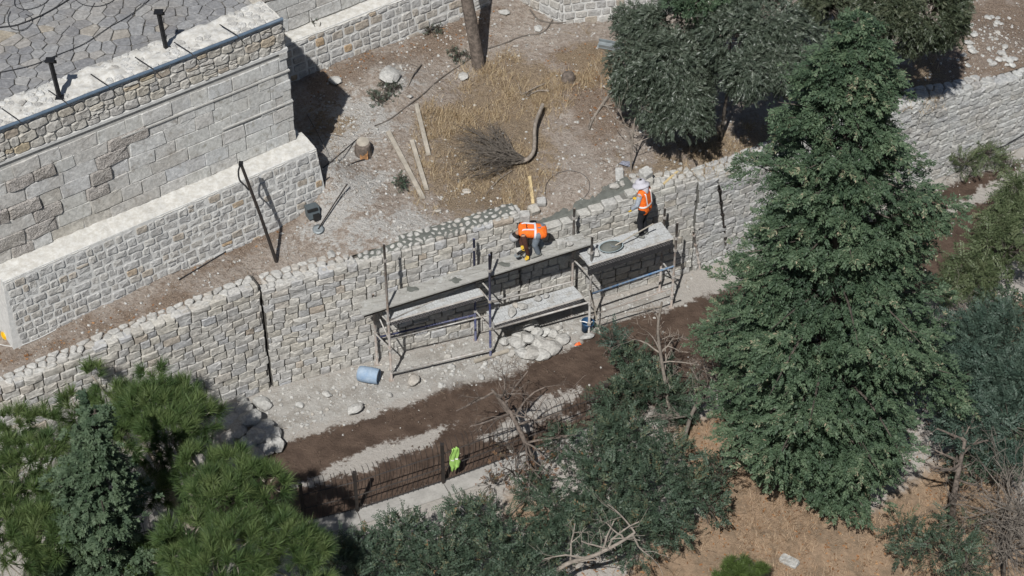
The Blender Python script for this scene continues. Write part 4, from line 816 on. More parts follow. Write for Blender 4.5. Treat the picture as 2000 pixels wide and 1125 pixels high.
for px, py, r, lb in [(1000, 612, .16, 'flat grey slab on the lower deck, nearest the navy upright'), (1020, 600, .15, 'pale slab in the middle of the lower deck'), (1050, 586, .11, 'upright brownish rock on the lower deck'), (1066, 580, .09, 'small pale rock at the right of the lower deck'), (1008, 598, .10, 'grey rock at the back of the lower deck')]:
    rock('rock', P(px, py, 1.175), r, lb, sq=(1.2, .9, .6) if 'slab' in lb else None)
rock('rock', P(1160, 498, 2.47), .17, 'big beige rock on the metal deck left of the mortar tub')
# mortar tub and hoe
g = P(1193, 487, 2.475); m = empty('mortar_tub', g, 'shallow pale blue tub full of grey wet mortar on the metal deck', 'tub')
Mx = Matrix.Translation(Vector(g)) @ Matrix.Rotation(R(20), 4, 'Z') @ Matrix.Diagonal((1.25, .85, 1, 1))
MB().lathe([(.17, 0), (.24, .09), (.258, .10), (.255, .11), (.235, .10), (.16, .012)], Mx, 20).build('basin', M['tub'], m, True)
MB().lathe([(.2, .06), (.238, .098), (.17, .145), (.08, .185), (.005, .20)], Mx, 16).build('mortar', M['mort_wet'], m, True)
m = empty('hoe', g, 'long pale-handled hoe resting in the mortar tub', 'hoe'); h0 = g+V3(.1, -.05, .17); h1 = P(1276, 437, 2.95)
MB().tube([h0, h1], .017, 7).build('handle', M['wood_grey'], m); MB().box(h0+V3(-.04, 0, 0), (.16, .13, .012), np.array(Matrix.Rotation(R(25), 3, 'Z') @ Matrix.Rotation(R(15), 3, 'Y'))).build('blade', M['zinc'], m)
# props leaning on the wall
def prop(label, a, za_, b, mat, r=.024, rings=4, cat='pole'):
    a = P(*a, za_); e = empty('prop_pole', b, label, cat); MB().tube([b, a], r, 8).build('shaft', mat, e, True)
    for k in range(rings): f = (k+.6)/(rings); c_ = b+(a-b)*f; d = (a-b)/np.linalg.norm(a-b); MB().tube([c_-d*.03, c_+d*.03], r*1.9, 8).build('collar', mat, e)
pb_ = SEG[3]['a']+SEG[3]['t']*.75+SEG[3]['n']*.22
prop('dark ringed prop pole leaning on the wall left of the conifer', (1404, 362), 2.75, P(1421, 500, .05), M['dark_iron'], .028, 6)
prop('short rusty prop pole leaning on the wall near the conifer', (1354, 452), 1.45, P(1367, 524, .05), M['rust'], .024, 4)
prop('bare wooden pole leaning on the scaffold by the blue bucket', (1153, 566), 1.6, GL(1171, 650), M['wood_grey'], .02, 0)
plank('plank', GL(926, 710, .05), GL(993, 688, .04), .09, .05, M['wood_grey'], 'grey board on the ground at the foot of the navy upright')
# bucket, barrel, wrapper, helmet
g = GL(1146, 640, .0)+V3(-.02, -.1, .0); m = empty('bucket', g, 'dark blue plastic bucket with rope by the scaffold foot', 'bucket')
Mx = Matrix.Translation(Vector(g)) @ Matrix.Rotation(R(8), 4, 'Y')
MB().lathe([(.12, 0), (.16, .28), (.175, .30), (.17, .31), (.15, .29), (.115, .03)], Mx, 18).build('body', M['bucket'], m, True); MB().tube(smooth_path([g+V3(-.16, 0, .3), g+V3(-.08, -.08, .38), g+V3(.05, -.1, .36), g+V3(.16, 0, .31)]), .012, 5).build('handle', M['whiteband'], m)
g = GL(722, 742); m = empty('barrel', g, 'faded blue plastic barrel lying on its side at the wall foot', 'barrel')
Mx = Matrix.Translation(Vector(g+V3(-.28, .04, .20))) @ Matrix.Rotation(R(-14), 4, 'Z') @ Matrix.Rotation(R(90), 4, 'Y')
MB().lathe([(.14, 0), (.19, .03), (.20, .12), (.205, .14), (.20, .16), (.205, .3), (.21, .32), (.205, .34), (.20, .46), (.195, .5), (.20, .53), (.18, .54), (.17, .5)], Mx, 22).build('shell', M['barrel'], m, True)
MB().lathe([(.165, .505), (.165, .512), (.01, .512)], Mx, 18).build('lid', M['bucket'], m)
g = GL(1128, 674); tag(MB().add([g+V3(*q) for q in [(-.09, -.04, .01), (.02, -.06, .05), (.1, 0, .01), (.05, .07, .06), (-.04, .05, .02), (0, 0, .09)]], [(0, 1, 5), (1, 2, 5), (2, 3, 5), (3, 4, 5), (4, 0, 5)]).build('wrapper', M['litter_o']), 'crumpled orange wrapper on the wet path edge', 'litter')
g = GH(1222, 322); tag(MB().add([g+V3(math.cos(a)*random.uniform(.12, .2), math.sin(a)*random.uniform(.1, .18), random.uniform(.01, .09)) for a in np.linspace(0, 6.28, 10)[:-1]]+[g+V3(0, 0, .1)], [(i, (i+1) % 9, 9) for i in range(9)]).build('plastic_bag', M['bag']), 'crumpled pale plastic bag at the foot of the bare sapling', 'bag')
g = GH(14, 655); m = empty('safety_helmet', g, 'yellow safety helmet on the earth at the far left corner', 'helmet')
MB().lathe([(.13, 0), (.125, .06), (.1, .11), (.05, .14), (.005, .145)], Matrix.Translation(Vector(g)) @ Matrix.Rotation(R(35), 4, 'Y'), 16).build('shell', M['yellow'], m, True); MB().lathe([(.155, -.008), (.155, .004), (.12, .006)], Matrix.Translation(Vector(g)) @ Matrix.Rotation(R(35), 4, 'Y'), 16).build('brim', M['yellow'], m)
g = GH(4, 640); m = MB(); 
for k in range(9): m.tube(smooth_path([g+V3(random.uniform(-.2, .1), random.uniform(-.1, .2), .0), g+V3(random.uniform(-.2, .1), random.uniform(-.1, .3), random.uniform(.2, .5)), g+V3(random.uniform(-.1, .1), random.uniform(-.1, .2), .05)], 4), .02, 5)
tag(m.build('cable_bundle', M['cable']), 'tangle of black cable above the yellow helmet', 'cable')
g0_ = GH(1192, 96); m = empty('trough', g0_, 'grey metal trough lying beside the dark tree', 'trough'); rz = np.array(Matrix.Rotation(R(-18), 3, 'Z') @ Matrix.Rotation(R(15), 3, 'X'))
MB().box(g0_+V3(0, 0, .08), (.7, .22, .02), rz).build('bottom', M['zinc'], m); MB().box(g0_+V3(0.01, -.11, .12), (.7, .02, .12), rz).build('side', M['zinc'], m); MB().box(g0_+V3(.03, .11, .15), (.7, .02, .12), rz).build('side', M['zinc'], m)
tag(MB().tube([GL(*q, .03) for q in [(1165, 640), (1220, 622), (1290, 602), (1330, 588)]], .018, 6).build('ground_hose', M['cable']), 'black hose along the wet path edge right of the bucket', 'hose')
s = SEG[3]; tag(MB().tube(smooth_path([onplane(x, y, s['a']+s['n']*.06, s['n']) for x, y in [(1800, 372), (1850, 355), (1880, 325), (1920, 300), (1960, 285), (2030, 245)]]), .022, 6).build('wall_cable', M['cable'], None, True), 'black cable sagging along the pale wall at right', 'cable')

# ------------------------------------------------------------------ people
def remesh(o, vox, it=4):
    r = o.modifiers.new('remesh', 'REMESH'); r.mode = 'VOXEL'; r.voxel_size = vox; r.use_smooth_shade = True
    s_ = o.modifiers.new('smooth', 'SMOOTH'); s_.iterations = it; s_.factor = .5; return o
def figure(origin, label, J, mats, kind):
    o = np.array(origin); W = lambda q: o+np.array(q, float); body = MB(); J = {k: W(v) for k, v in J.items()}
    sh = (J['shL']-J['shR']); sh = sh/np.linalg.norm(sh); hp = J['hipL']-J['hipR']; pel = (J['hipL']+J['hipR'])/2; chest = (J['shL']+J['shR'])/2
    body.blob([J['hipR'], J['hipL']], [.115, .115]); body.blob([pel, pel*.5+chest*.5, chest], [.115, .115, .105]); body.blob([J['shR'], J['shL']], [.075, .075])
    body.blob([pel+sh*.06, chest+sh*.08], [.10, .11]); body.blob([pel-sh*.06, chest-sh*.08], [.10, .11])
    body.blob([chest, J['neck'], J['head']], [.075, .058, .06]); hd = J['head']-J['neck']; hd /= np.linalg.norm(hd); fc = J['face']-o; fc /= np.linalg.norm(fc)
    body.blob([J['head']-hd*.045, J['head']+hd*.035], [.083, .095], 14); body.blob([J['head']+fc*.05-hd*.03, J['head']+fc*.06-hd*.075], [.055, .035])
    body.blob([J['head']+fc*.105-hd*.01, J['head']+fc*.115-hd*.03], [.012, .016], 6)
    for sg in (1, -1): body.blob([J['head']+sh*sg*.095-hd*.02, J['head']+sh*sg*.095+hd*.015], [.012, .014], 6)
    for k in 'LR':
        body.blob([J['sh'+k], J['el'+k], J['wr'+k]], [.052, .042, .030]); body.blob([J['hip'+k], J['kn'+k], J['an'+k]], [.085, .058, .042]); body.blob([J['an'+k]-V3(0, 0, .02), J['an'+k]*.5+J['toe'+k]*.5], [.036, .028])
    b = body.build('person', mats['skin']); remesh(b, .016); tag(b, label, 'person')
    eye = MB()
    for sg in (1, -1): eye.blob([J['head']+fc*.088+sh*sg*.033, J['head']+fc*.094+sh*sg*.033], [.011, .009], 6)
    eye.build('eyes', M['hair'], b); MB().blob([J['head']+fc*.10-hd*.055-sh*.02, J['head']+fc*.10-hd*.055+sh*.02], [.007, .007], 6).build('mouth', M['brownshirt'], b)
    MB().blob([J['head']-fc*.03-hd*.02, J['head']-fc*.02+hd*.04], [.094, .098], 12).build('hair', M['hair'], b, True)
    tr = MB(); tr.blob([J['hipR'], J['hipL']], [.135, .135]); tr.blob([pel, pel*.75+chest*.25], [.14, .135])
    for k in 'LR': tr.blob([J['hip'+k], J['kn'+k], J['an'+k]+V3(0, 0, .03)], [.11, .08, .068])
    remesh(tr.build('trousers', mats['trousers'], b), .02)
    sl = MB()
    for k in 'LR': sl.blob([J['sh'+k], J['el'+k], J['wr'+k]], [.075, .06, .045])
    sl.blob([J['shR'], J['shL']], [.066, .066]); sl.blob([pel*.3+chest*.7, chest], [.11, .10]); remesh(sl.build('shirt', mats['shirt'], b), .018)
    ve = MB(); up_ = chest-pel; up_ /= np.linalg.norm(up_); lo = pel-up_*.02
    if kind == 'bent': lo = pel-up_*.05
    for f in (-1, -.4, .4, 1): ve.blob([lo+sh*f*.075, pel*.5+chest*.5+sh*f*.075, chest+sh*f*.085+up_*.01], [.135, .135, .115], 12)
    ve.blob([J['shR']*.72+chest*.28, J['shL']*.72+chest*.28], [.10, .10]); remesh(ve.build('vest', M['orange'], b), .018)
    bm = mats['band']
    def band(c, R_, wd, ax, half):
        fr = np.cross(ax, sh); V = []; F = []; n = 28
        for e in (-wd/2, wd/2):
            for k in range(n):
                a = 2*math.pi*k/n; x = math.cos(a); y = math.sin(a); V.append(c+ax*e+sh*(np.sign(x)*half*min(1, abs(x)*2.2)+x*R_)+fr*y*R_)
        F = [(k, (k+1) % n, n+(k+1) % n, n+k) for k in range(n)]; MB().add(V, F).build('reflective_band', bm, b, True)
    band(pel*.68+chest*.32, .152, .05, up_, .072); 
    for sg in (1, -1):                          # straps over each shoulder
        fr = np.cross(up_, sh); c0 = chest+sh*sg*.11; arc = [pel*.66+chest*.34+sh*sg*.10+fr*.148]+[c0-up_*.05+fr*.135*math.cos(a)+up_*.13*math.sin(a) for a in np.linspace(.15, math.pi-.15, 9)]+[pel*.66+chest*.34+sh*sg*.10-fr*.148]
        V = []
        for q in arc: V += [q-sh*.022, q+sh*.022]
        MB().add(V, [(2*i, 2*i+1, 2*i+3, 2*i+2) for i in range(len(arc)-1)]).build('shoulder_strap', bm, b, True)
    for k in 'LR':
        f_ = J['toe'+k]-J['an'+k]; f_[2] = 0; f_ /= np.linalg.norm(f_); a_ = V3(J['an'+k][0], J['an'+k][1], o[2] if kind != 'bent' else J['an'+k][2]-.08)
        MB().blob([a_-f_*.05+V3(0, 0, .05), a_+f_*.06+V3(0, 0, .05), a_+f_*.17+V3(0, 0, .035)], [.05, .052, .038], 10).build('shoe', M['shoe'], b, True)
        w_ = J['wr'+k]; d = J['ha'+k]-w_; d /= np.linalg.norm(d); sd_ = np.cross(d, V3(0, 0, 1) if abs(d[2]) < .9 else fc); sd_ /= np.linalg.norm(sd_); pn = np.cross(sd_, d); gl = MB()
        for f in (-.5, 0, .5): gl.blob([w_, w_+d*.085+sd_*f*.05], [.026, .024], 8)
        for f, ln in ((-1.5, .065), (-.5, .078), (.5, .075), (1.5, .058)):
            q = w_+d*.095+sd_*f*.02; gl.blob([q, q+d*ln*.55+pn*.008, q+d*ln*.85+pn*.035], [.0115, .0105, .009], 6)
        q = w_+d*.035-sd_*.03; gl.blob([q, q-sd_*.03+d*.035, q-sd_*.03+d*.065+pn*.02], [.013, .012, .010], 6); gl.build('glove', M['glove'], b, True)
    return b, J
# bent worker: hips right, back level, head down to the left
o1 = brd(1049, 496)
J1 = dict(hipR=(.10, .10, .74), hipL=(.02, -.10, .72), shR=(-.36, .17, .80), shL=(-.34, -.19, .76), neck=(-.45, -.03, .75), head=(-.56, -.06, .60), face=(-.75, -.35, -.75),
          elR=(-.46, .10, .52), wrR=(-.38, -.08, .36), haR=(-.35, -.16, .30), elL=(-.27, -.27, .45), wrL=(-.22, -.22, .17), haL=(-.25, -.22, .06),
          knR=(-.02, .16, .40), anR=(.12, .22, .085), toeR=(-.05, .20, .05), knL=(-.06, -.13, .40), anL=(.02, -.08, .085), toeL=(-.14, -.16, .05))
p1b, JJ = figure(o1, 'worker in orange vest and grey cap bending over on the wooden boards', J1, dict(skin=M['skin'], trousers=M['jeans'], shirt=M['brownshirt'], band=M['silver']), 'bent')
hd = JJ['head']; ax = JJ['head']-JJ['neck']; q_ = Vector(ax).to_track_quat('Z', 'Y').to_matrix().to_4x4()
MB().lathe([(.118, -.03), (.122, .02), (.11, .07), (.07, .11), (.005, .125)], Matrix.Translation(Vector(hd)) @ q_, 16).build('cap', M['cap_grey'], p1b, True)
# small dark print on the back of the vest
pe = (JJ['hipL']+JJ['hipR'])/2; chs = (JJ['shL']+JJ['shR'])/2; up_ = (chs-pe)/np.linalg.norm(chs-pe); shv = (JJ['shL']-JJ['shR']); shv /= np.linalg.norm(shv); bkn = np.cross(up_, shv); bkn *= np.sign(bkn[2]) if abs(bkn[2]) > .01 else 1
pr = MB()
for k in range(7): pr.box(pe*.18+chs*.82+shv*(-.07+.023*k)+up_*(.008*math.sin(k*2.1))+bkn*.136, (.013, .018+.008*(k % 3), .006), np.stack([shv, up_, bkn], 1))
pr.build('vest_print', M['brownshirt'], p1b)
# angle grinder in the hands
g = JJ['haR']+V3(-.04, -.05, -.04); m = empty('angle_grinder', g, 'black angle grinder held by the bent worker', 'power tool'); ax_ = V3(-.75, -.45, -.2); ax_ /= np.linalg.norm(ax_)
MB().tube([g-ax_*.20, g-ax_*.05, g+ax_*.06, g+ax_*.12], [.028, .034, .036, .026], 10).build('motor_body', M['toolblack'], m, True); MB().tube([g+ax_*.05, g+ax_*.05+V3(.06, -.12, .02)], .015, 7).build('side_handle', M['toolblack'], m)
MB().lathe([(.02, 0), (.075, .003), (.075, .006), (.01, .008)], Matrix.Translation(Vector(g+ax_*.12+V3(0, 0, -.05))), 18).build('disc', M['zinc'], m); MB().tube([g+ax_*.12+V3(0, 0, -.05), g+ax_*.12], .02, 8).build('gear_head', M['galv'], m)
block(o1+V3(-.40, -.02, .0), (.22, .2, .16), 15, 'white block being cut in front of the bent worker')
# standing worker
o2 = P(1254, 459, 2.475); f = V3(-.80, .55, 0); f /= np.linalg.norm(f); s2 = V3(-f[1], f[0], 0)       # s2 points to his left (towards the camera)
s2 = V3(-.55, -.80, 0); s2 /= np.linalg.norm(s2)
pt = lambda a, b, z: tuple(f*a+s2*b+V3(0, 0, z))
J2 = dict(hipL=pt(-.04, .09, .90), hipR=pt(-.04, -.09, .90), shL=pt(.02, .19, 1.38), shR=pt(.02, -.19, 1.38), neck=pt(.06, 0, 1.46), head=pt(.12, 0, 1.58), face=pt(.9, .0, -.5),
          elL=pt(.04, .25, 1.11), wrL=pt(.19, .22, .90), haL=pt(.24, .21, .80), elR=pt(.08, -.25, 1.12), wrR=pt(.25, -.18, .98), haR=pt(.33, -.16, .92),
          knL=pt(.03, .10, .49), anL=pt(-.03, .10, .09), toeL=pt(.12, .12, .05), knR=pt(.04, -.09, .49), anR=pt(-.02, -.10, .09), toeR=pt(.13, -.12, .05))
p2b, JJ = figure(o2, 'worker in orange vest and wide grey sun hat standing on metal deck', J2, dict(skin=M['skin'], trousers=M['trouser'], shirt=M['shirt'], band=M['whiteband']), 'stand')
hm = Matrix.Translation(Vector(JJ['head']+V3(0, 0, .0))) @ Matrix.Rotation(R(14), 4, Vector(s2)) 
MB().lathe([(.20, -.035), (.205, -.03), (.17, .0), (.125, .02), (.12, .05), (.11, .095), (.08, .125), (.005, .135)], hm @ Matrix.Diagonal((1.1, .98, 1, 1)), 20).build('sun_hat', M['hat'], p2b, True)
MB().blob([JJ['neck']-f*.06+V3(0, 0, .06), JJ['neck']-f*.09-V3(0, 0, .04)], [.10, .08]).build('neck_flap', M['hat'], p2b, True)

# ------------------------------------------------------------------ fence
fe = empty('iron_fence', FL[1], 'dark iron fence with curved bar tops along the lower edge of the path', 'fence')
def fpos(u):                                       # along the fence from x = FL[0] to FL[3]
    seg = FL[:4]; L = [np.linalg.norm(seg[i+1]-seg[i]) for i in range(3)]
    for i in range(3):
        if u <= L[i] or i == 2: return seg[i]+(seg[i+1]-seg[i])*(u/L[i]), (seg[i+1]-seg[i])/L[i]
        u -= L[i]
Lf = sum(np.linalg.norm(FL[i+1]-FL[i]) for i in range(3)); L01 = np.linalg.norm(FL[1]-FL[0]); L12 = np.linalg.norm(FL[2]-FL[1])
FH = 1.12
for u in (1.6, 4.2, L01, L01+L12, Lf-.02):
    q, tv = fpos(u); po = MB().box(q+V3(0, 0, FH/2+.08), (.07, .07, FH+.25), np.stack([tv, V3(-tv[1], tv[0], 0), V3(0, 0, 1)], 1)).build('post', M['dark_iron'], fe); MB().box(q+V3(0, 0, FH+.22), (.09, .09, .03)).build('post_cap', M['dark_iron'], po)
nodes = [FL[0], FL[1], FL[2], FL[3]]
for z in (.12, .55, FH-.1):
    for i in range(3): MB().tube([nodes[i]+V3(0, 0, z), nodes[i+1]+V3(0, 0, z)], .017, 4).build('rail', M['dark_iron'], fe)
pk = MB(); cv = [(0, 0, .06), (0, 0, FH-.12)]+[(0, .16-.16*math.cos(a), FH-.12+.28*math.sin(a)) for a in np.linspace(.25, 2.0, 7)]; pk.tube(cv, .007, 4); pme = mesh('picket', pk.V, pk.F, M['dark_iron'])
u = .1
while u < Lf:
    q, tv = fpos(u); u += .13; mw = Matrix.Translation(Vector(q)) @ Matrix.Rotation(math.atan2(tv[1], tv[0]), 4, 'Z') @ Matrix.Rotation(R(random.uniform(-1.5, 1.5)), 4, 'Y'); link('picket', pme, fe, mw)
kb = empty('concrete_kerb', FL[2], 'pale low concrete kerb strip under the iron fence', 'kerb')
for i in range(3):
    a, b = FL[i], FL[i+1]; t_ = (b-a)/np.linalg.norm(b-a); prism(kb, 'kerb_block', M['concrete'], a*V3(1, 1, 0), t_, np.linalg.norm(b-a)-.012, -.42, .06, -.35, .045)
q, tv = fpos(L01+L12+.28); nf = V3(tv[1], -tv[0], 0); hv = empty('safety_vest', q, 'lime yellow safety vest hanging on the iron fence', 'vest')
V = []; 
for i, (z, wd) in enumerate([(FH+.02, .06), (FH-.06, .10), (FH-.2, .13), (FH-.34, .10), (FH-.48, .14), (FH-.62, .10), (FH-.72, .07)]):
    for k in range(7): x = (k/6-.5)*2*wd+.03*math.sin(i*1.7); V.append(q+tv*x+nf*(.05+.03*math.sin(k*1.9+i))+V3(0, 0, z+random.uniform(-.015, .015)))
F = [(7*i+k, 7*i+k+1, 7*i+8+k, 7*i+7+k) for i in range(6) for k in range(6)]; o = MB().add(V, F).build('cloth', M['lime'], hv, True); so = o.modifiers.new('solid', 'SOLIDIFY'); so.thickness = .012
V2 = [np.array(v)+nf*.012 for v in V]; MB().add([V2[21+k] for k in range(7)]+[V2[21+k]+V3(0, 0, -.045) for k in range(7)], [(k, k+1, 8+k, 7+k) for k in range(6)]).build('reflective_band', M['whiteband'], hv, True)

# ------------------------------------------------------------------ foliage
def basis(d, up):
    d = d/np.linalg.norm(d, axis=1)[:, None]; s_ = np.cross(up, d); s_ /= np.linalg.norm(s_, axis=1)[:, None]+1e-9; n = np.cross(d, s_); return np.stack([d, s_, n], -1)
def rv(n): v = rng.normal(size=(n, 3)); return v/np.linalg.norm(v, axis=1)[:, None]
def t_needles(n, L, wd, lo=.25, hi=1.25, stem=.16):
    V = []; F = []
    for k in range(n):
        a = rng.uniform(0, 6.28); b = rng.uniform(lo, hi); d = np.array([math.cos(b), math.sin(b)*math.cos(a), math.sin(b)*math.sin(a)]); s_ = np.cross(d, rng.normal(size=3)); s_ /= np.linalg.norm(s_); o_ = V3(-rng.uniform(0, stem), 0, 0); l = L*rng.uniform(.75, 1.1)
        V += [o_-s_*wd, o_+s_*wd, o_+d*l+V3(0, 0, -.05*l)]; F.append((3*k, 3*k+1, 3*k+2))
    return np.array(V), np.array(F)
def t_spray(n, L, leaf, wd, droop=.2, fan=.9, taper=.6, jit=.25, quad=False):       # flat spray of leaflets along +x
    V = []; F = []; i = 0
    for k in range(n):
        f = (k+.5)/n; x = L*f; sg = 1 if k % 2 else -1; ang = sg*fan*rng.uniform(.7, 1.2); l = leaf*(1-taper*f)*rng.uniform(.8, 1.2); b = V3(x, 0, -droop*L*f*f); d = V3(math.cos(ang), math.sin(ang), rng.normal(0, jit)-.15); d /= np.linalg.norm(d); s_ = np.cross(d, V3(0, rng.normal(0, .3), 1)); s_ /= np.linalg.norm(s_)
        V += [b, b+d*l*.45+s_*wd, b+d*l, b+d*l*.45-s_*wd]; F += [(i, i+1, i+2), (i, i+2, i+3)]; i += 4
    return np.array(V), np.array(F)
def lobes_cloud(lobes, n, inner=.55, top=.25, sq=(1, 1, .8), gap=0.):
    L = np.array([[*c, r] for c, r in lobes]); pw = L[:, 3]**2; idx = rng.choice(len(L), n*2, p=pw/pw.sum()); d = rv(n*2); d[:, 2] += top; d /= np.linalg.norm(d, axis=1)[:, None]
    rr = 1-(1-inner)*rng.random(n*2)**2; lump = 1+.16*np.sin(d[:, 0]*5+idx)*np.sin(d[:, 1]*6+idx*2)*np.sin(d[:, 2]*5+1); r = L[idx, 3]*rr*lump
    p = L[idx, :3]+d*r[:, None]*np.array(sq); keep = np.ones(len(p), bool)
    for c in L:
        q = np.linalg.norm((p-c[:3])/np.array(sq), axis=1); keep &= q > c[3]*inner*.98
    if gap > 0: keep &= (np.sin(p[:, 0]*3.1+1)*np.sin(p[:, 1]*2.7)*np.sin(p[:, 2]*3.3+2)+rng.normal(0, .25, len(p))) > gap-1
    p = p[keep][:n]; d = d[keep][:n]; return p, d
def crown(name, parent, mat, pos, rot, scl, templates, light=None):
    Vs = []; Fs = []; Rs = []; n0 = 0; ch = np.array_split(rng.permutation(len(pos)), len(templates)); base = rng.random(len(pos)) if light is None else light
    for (tV, tF), ix in zip(templates, ch):
        V, F, r = scatter_mesh(tV, tF, pos[ix], rot[ix], scl[ix][:, None] if scl.ndim == 1 else scl[ix], base[ix]); Vs.append(V); Fs.append(F+n0); Rs.append(np.clip(r+rng.normal(0, .12, len(r)), 0, 1)); n0 += len(V)
    o = link(name, mesh(name, np.concatenate(Vs), np.concatenate(Fs), mat, attrs=dict(rnd=np.concatenate(Rs))), parent); return o
def limbs(mb, base, tops, r0, lean=.0):
    for t_ in tops:
        b = np.array(base); mid = b*.45+np.array(t_)*.55+V3(random.uniform(-.2, .2), random.uniform(-.2, .2), .25); pts = smooth_path([b, mid, t_], 4); mb.tube(pts, list(np.linspace(r0, r0*.25, len(pts))), 6, False)
UPV = V3(0, 0, 1.)
def LB(*q): return [(P(x, y, z), r/74.) for x, y, z, r in q]
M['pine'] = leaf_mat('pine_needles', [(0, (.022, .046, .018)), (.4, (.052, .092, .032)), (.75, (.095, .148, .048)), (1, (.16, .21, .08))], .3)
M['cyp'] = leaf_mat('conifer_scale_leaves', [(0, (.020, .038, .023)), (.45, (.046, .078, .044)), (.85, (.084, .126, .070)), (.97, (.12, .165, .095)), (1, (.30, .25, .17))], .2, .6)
M['bluecyp'] = leaf_mat('blue_green_cypress', [(0, (.028, .052, .028)), (.5, (.055, .088, .048)), (1, (.10, .14, .080))], .2, .65)
M['olive'] = leaf_mat('grey_green_leaves', [(0, (.030, .043, .030)), (.45, (.052, .069, .048)), (.8, (.082, .102, .074)), (1, (.16, .18, .14))], .15, .45, .5)
M['oak'] = leaf_mat('dark_oak_leaves', [(0, (.025, .036, .022)), (.6, (.055, .07, .04)), (1, (.12, .13, .08))], .2, .5, .5)
M['shrub'] = leaf_mat('shrub_leaves', [(0, (.026, .046, .030)), (.4, (.046, .074, .048)), (.8, (.078, .112, .076)), (.95, (.12, .14, .08)), (1, (.24, .12, .06))], .25, .55)
M['shrubblue'] = leaf_mat('blue_green_shrub_leaves', [(0, (.025, .046, .034)), (.5, (.045, .075, .057)), (1, (.085, .122, .092))], .2, .55)
M['lightgreen'] = leaf_mat('light_green_leaves', [(0, (.045, .070, .030)), (.5, (.085, .115, .055)), (1, (.16, .185, .10))], .3, .5)
M['brightgreen'] = leaf_mat('bright_feathery_green', [(0, (.045, .075, .02)), (1, (.11, .16, .045))], .3, .5)
M['redleaf'] = leaf_mat('rusty_leaves', [(0, (.12, .05, .03)), (.5, (.20, .10, .055)), (1, (.08, .09, .05))], .2)

NEE = [t_needles(85, .32, .0075, .15, 1.3, .10) for _ in range(4)]; NEE2 = [t_needles(110, .20, .006, .3, 1.4) for _ in range(2)]
def pine(name, label, base, lobes, n, needles=NEE, scale=1., mat='pine', top=.55):
    e = empty(name, base, label, 'tree'); p, d = lobes_cloud(lobes, n, .72, top, (1, 1, .7)); d = d+V3(0, 0, .45)+rng.normal(0, .3, d.shape)
    tmb = MB(); tp = np.mean([c for c, r in lobes], 0); tb = np.array(base); pts = smooth_path([tb-V3(0, 0, .3), tb*.6+tp*.4, tp+V3(0, 0, .2)], 5); tmb.tube(pts, list(np.linspace(.2, .05, len(pts))), 8)
    limbs(tmb, tb*.45+tp*.55, [c for c, r in lobes], .07)
    for k in rng.choice(len(p), min(len(p), 130), False): c = min(lobes, key=lambda l: np.linalg.norm(l[0]-p[k]))[0]; q0 = c*.7+p[k]*.3; tmb.tube([q0, (q0+p[k])/2+V3(0, 0, -.06), p[k]], [.018, .012, .007], 4, False)
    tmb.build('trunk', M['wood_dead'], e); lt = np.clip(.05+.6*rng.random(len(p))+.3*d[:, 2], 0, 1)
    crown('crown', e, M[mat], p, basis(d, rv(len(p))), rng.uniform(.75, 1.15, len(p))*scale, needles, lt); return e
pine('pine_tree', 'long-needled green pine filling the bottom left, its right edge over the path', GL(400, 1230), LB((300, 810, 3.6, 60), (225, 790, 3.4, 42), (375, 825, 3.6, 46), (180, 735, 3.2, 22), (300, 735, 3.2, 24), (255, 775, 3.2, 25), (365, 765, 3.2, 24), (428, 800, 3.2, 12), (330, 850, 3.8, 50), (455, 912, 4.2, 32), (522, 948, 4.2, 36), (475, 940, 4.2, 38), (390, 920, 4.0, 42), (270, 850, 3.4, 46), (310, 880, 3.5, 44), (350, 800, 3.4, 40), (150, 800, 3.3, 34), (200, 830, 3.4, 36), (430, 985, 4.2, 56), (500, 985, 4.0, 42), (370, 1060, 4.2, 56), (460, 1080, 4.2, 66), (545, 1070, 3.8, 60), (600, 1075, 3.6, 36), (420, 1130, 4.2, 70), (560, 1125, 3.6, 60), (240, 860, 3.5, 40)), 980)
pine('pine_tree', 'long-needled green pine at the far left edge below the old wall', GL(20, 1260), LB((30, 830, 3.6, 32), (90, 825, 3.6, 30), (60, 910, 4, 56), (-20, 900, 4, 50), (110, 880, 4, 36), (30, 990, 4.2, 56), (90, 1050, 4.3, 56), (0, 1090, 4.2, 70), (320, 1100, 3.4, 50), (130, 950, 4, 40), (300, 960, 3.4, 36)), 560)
SPR_B = [t_spray(16, .16, .10, .018, .1, .8, .5, .5) for _ in range(3)]
